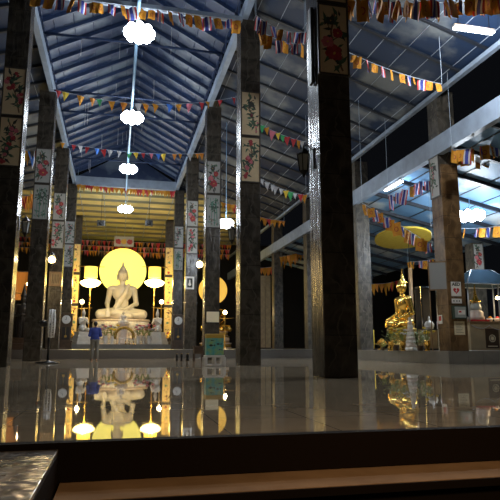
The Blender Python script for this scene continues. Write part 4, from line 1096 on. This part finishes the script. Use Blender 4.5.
for up_ in (0, .02):
    u = lambda q: (q[0], q[1], q[2] + up_)
    m.poly([u(c4[0]), u(c4[1]), u(ap[1]), u(ap[0])]); m.poly([u(c4[2]), u(c4[3]), u(ap[0]), u(ap[1])]); m.poly([u(c4[1]), u(c4[2]), u(ap[1])]); m.poly([u(c4[3]), u(c4[0]), u(ap[0])])
m.build('canopy', M['canopy'], ki)
m = MB()
for a, b in ((c4[0], ap[0]), (c4[1], ap[1]), (c4[2], ap[1]), (c4[3], ap[0]), (c4[0], c4[1]), (c4[1], c4[2]), (c4[2], c4[3]), (c4[3], c4[0]), (ap[0], ap[1])): m.tube([a, b], .022, 6)
m.build('canopy_frame', M['steel_light'], ki)
chd = thing('gilded_chedi', 'model chedi with a golden spire standing on the kiosk counter', 'chedi', (KX - .28, KY - .05, PZ + zc + .051)); chd.scale = (1.0, 1.0, 1.3)
m = MB(); m.box(-.36, .36, -.3, .3, 0, .06, .01); m.build('cloth_mat', M['red'], chd)
m = MB(); m.lathe([(.30, .06), (.30, .14), (.26, .18), (.27, .28), (.2, .34)], seg=20); m.build('plinth', M['pinkmarble'], chd)
m = MB(); m.lathe([(.19, .34), (.21, .40), (.19, .5), (.14, .58)], seg=20); m.build('glass_bell', M['glass'], chd)
m = MB(); m.lathe([(.19, .58), (.2, .61), (.13, .66), (.08, .72), (.05, .82), (.03, 1.0), (.008, 1.24)], seg=18); m.build('spire', M['gold'], chd)
for k, x in enumerate((-.80, .24, .56, .85)):
    t = thing('offering_bowl', ['white bowl left of the chedi on the kiosk counter', 'white bowl just right of the chedi', 'white bowl beyond the kiosk post', 'white bowl at the right end of the kiosk counter'][k], 'bowl', (KX + x, KY - .15, PZ + zc + .051), 0, 'bowls on the kiosk counter')
    m = MB(); m.lathe([(.05, 0), (.05, .02), (.1, .06), (.13, .14), (.11, .13), (.04, .05)], seg=16); m.build('bowl', M['white'], t)
    m = MB(); m.sphere((0, 0, .13), .085, 10, .09); m.build('flower_ball', M[['cloth_white', 'amber', 'red', 'cloth_white'][k]], t)
kl = thing('kiosk_lamp', 'small warm bulb hung under the kiosk roof at the right edge', 'lamp', (KX + .62, KY - .2, PZ + zc + .98))
m = MB(); m.sphere((0, 0, 0), .09, 12, .07); m.build('bulb', M['warm_lamp'], kl)
m = MB(); m.tube([(0, 0, .06), (0, 0, .52)], .012, 6); m.build('wire', M['iron'], kl)
point('kiosk_light', (0, -.14, -.14), 26, (1, .74, .42), .1, kl)
# far right column with its flower panel
p = at(479, 348, 27)
column(p.x, 27, PZ, 6.2, .7, M['column_outer'], 'pale column behind the kiosk bearing a white flower panel')
panel((p.x + .33, 27, at(485, 257, 27).z), .60, 1.42, 1, 77, 'white panel of red flowers on the column behind the kiosk', 'board')
# tan folding screen in the far right aisle
p = at(265.5, 347.5, 41)
sc_ = thing('folding_screen', 'tan wooden screen far back left of the dark outer column', 'screen', (p.x, p.y, PZ))
for k in range(2):
    m = MB(); m.box(-.42, -.02, -.03, .03, .1, 5.4, .01); o = m.build('leaf_panel', M['screen'], sc_, (.42 * k, 0, 0)); o.rotation_euler = (0, 0, .12 if k else -.12)
m = MB(); m.box(-.42, .42, -.08, .08, 0, .1); m.build('foot', M['wood'], sc_)
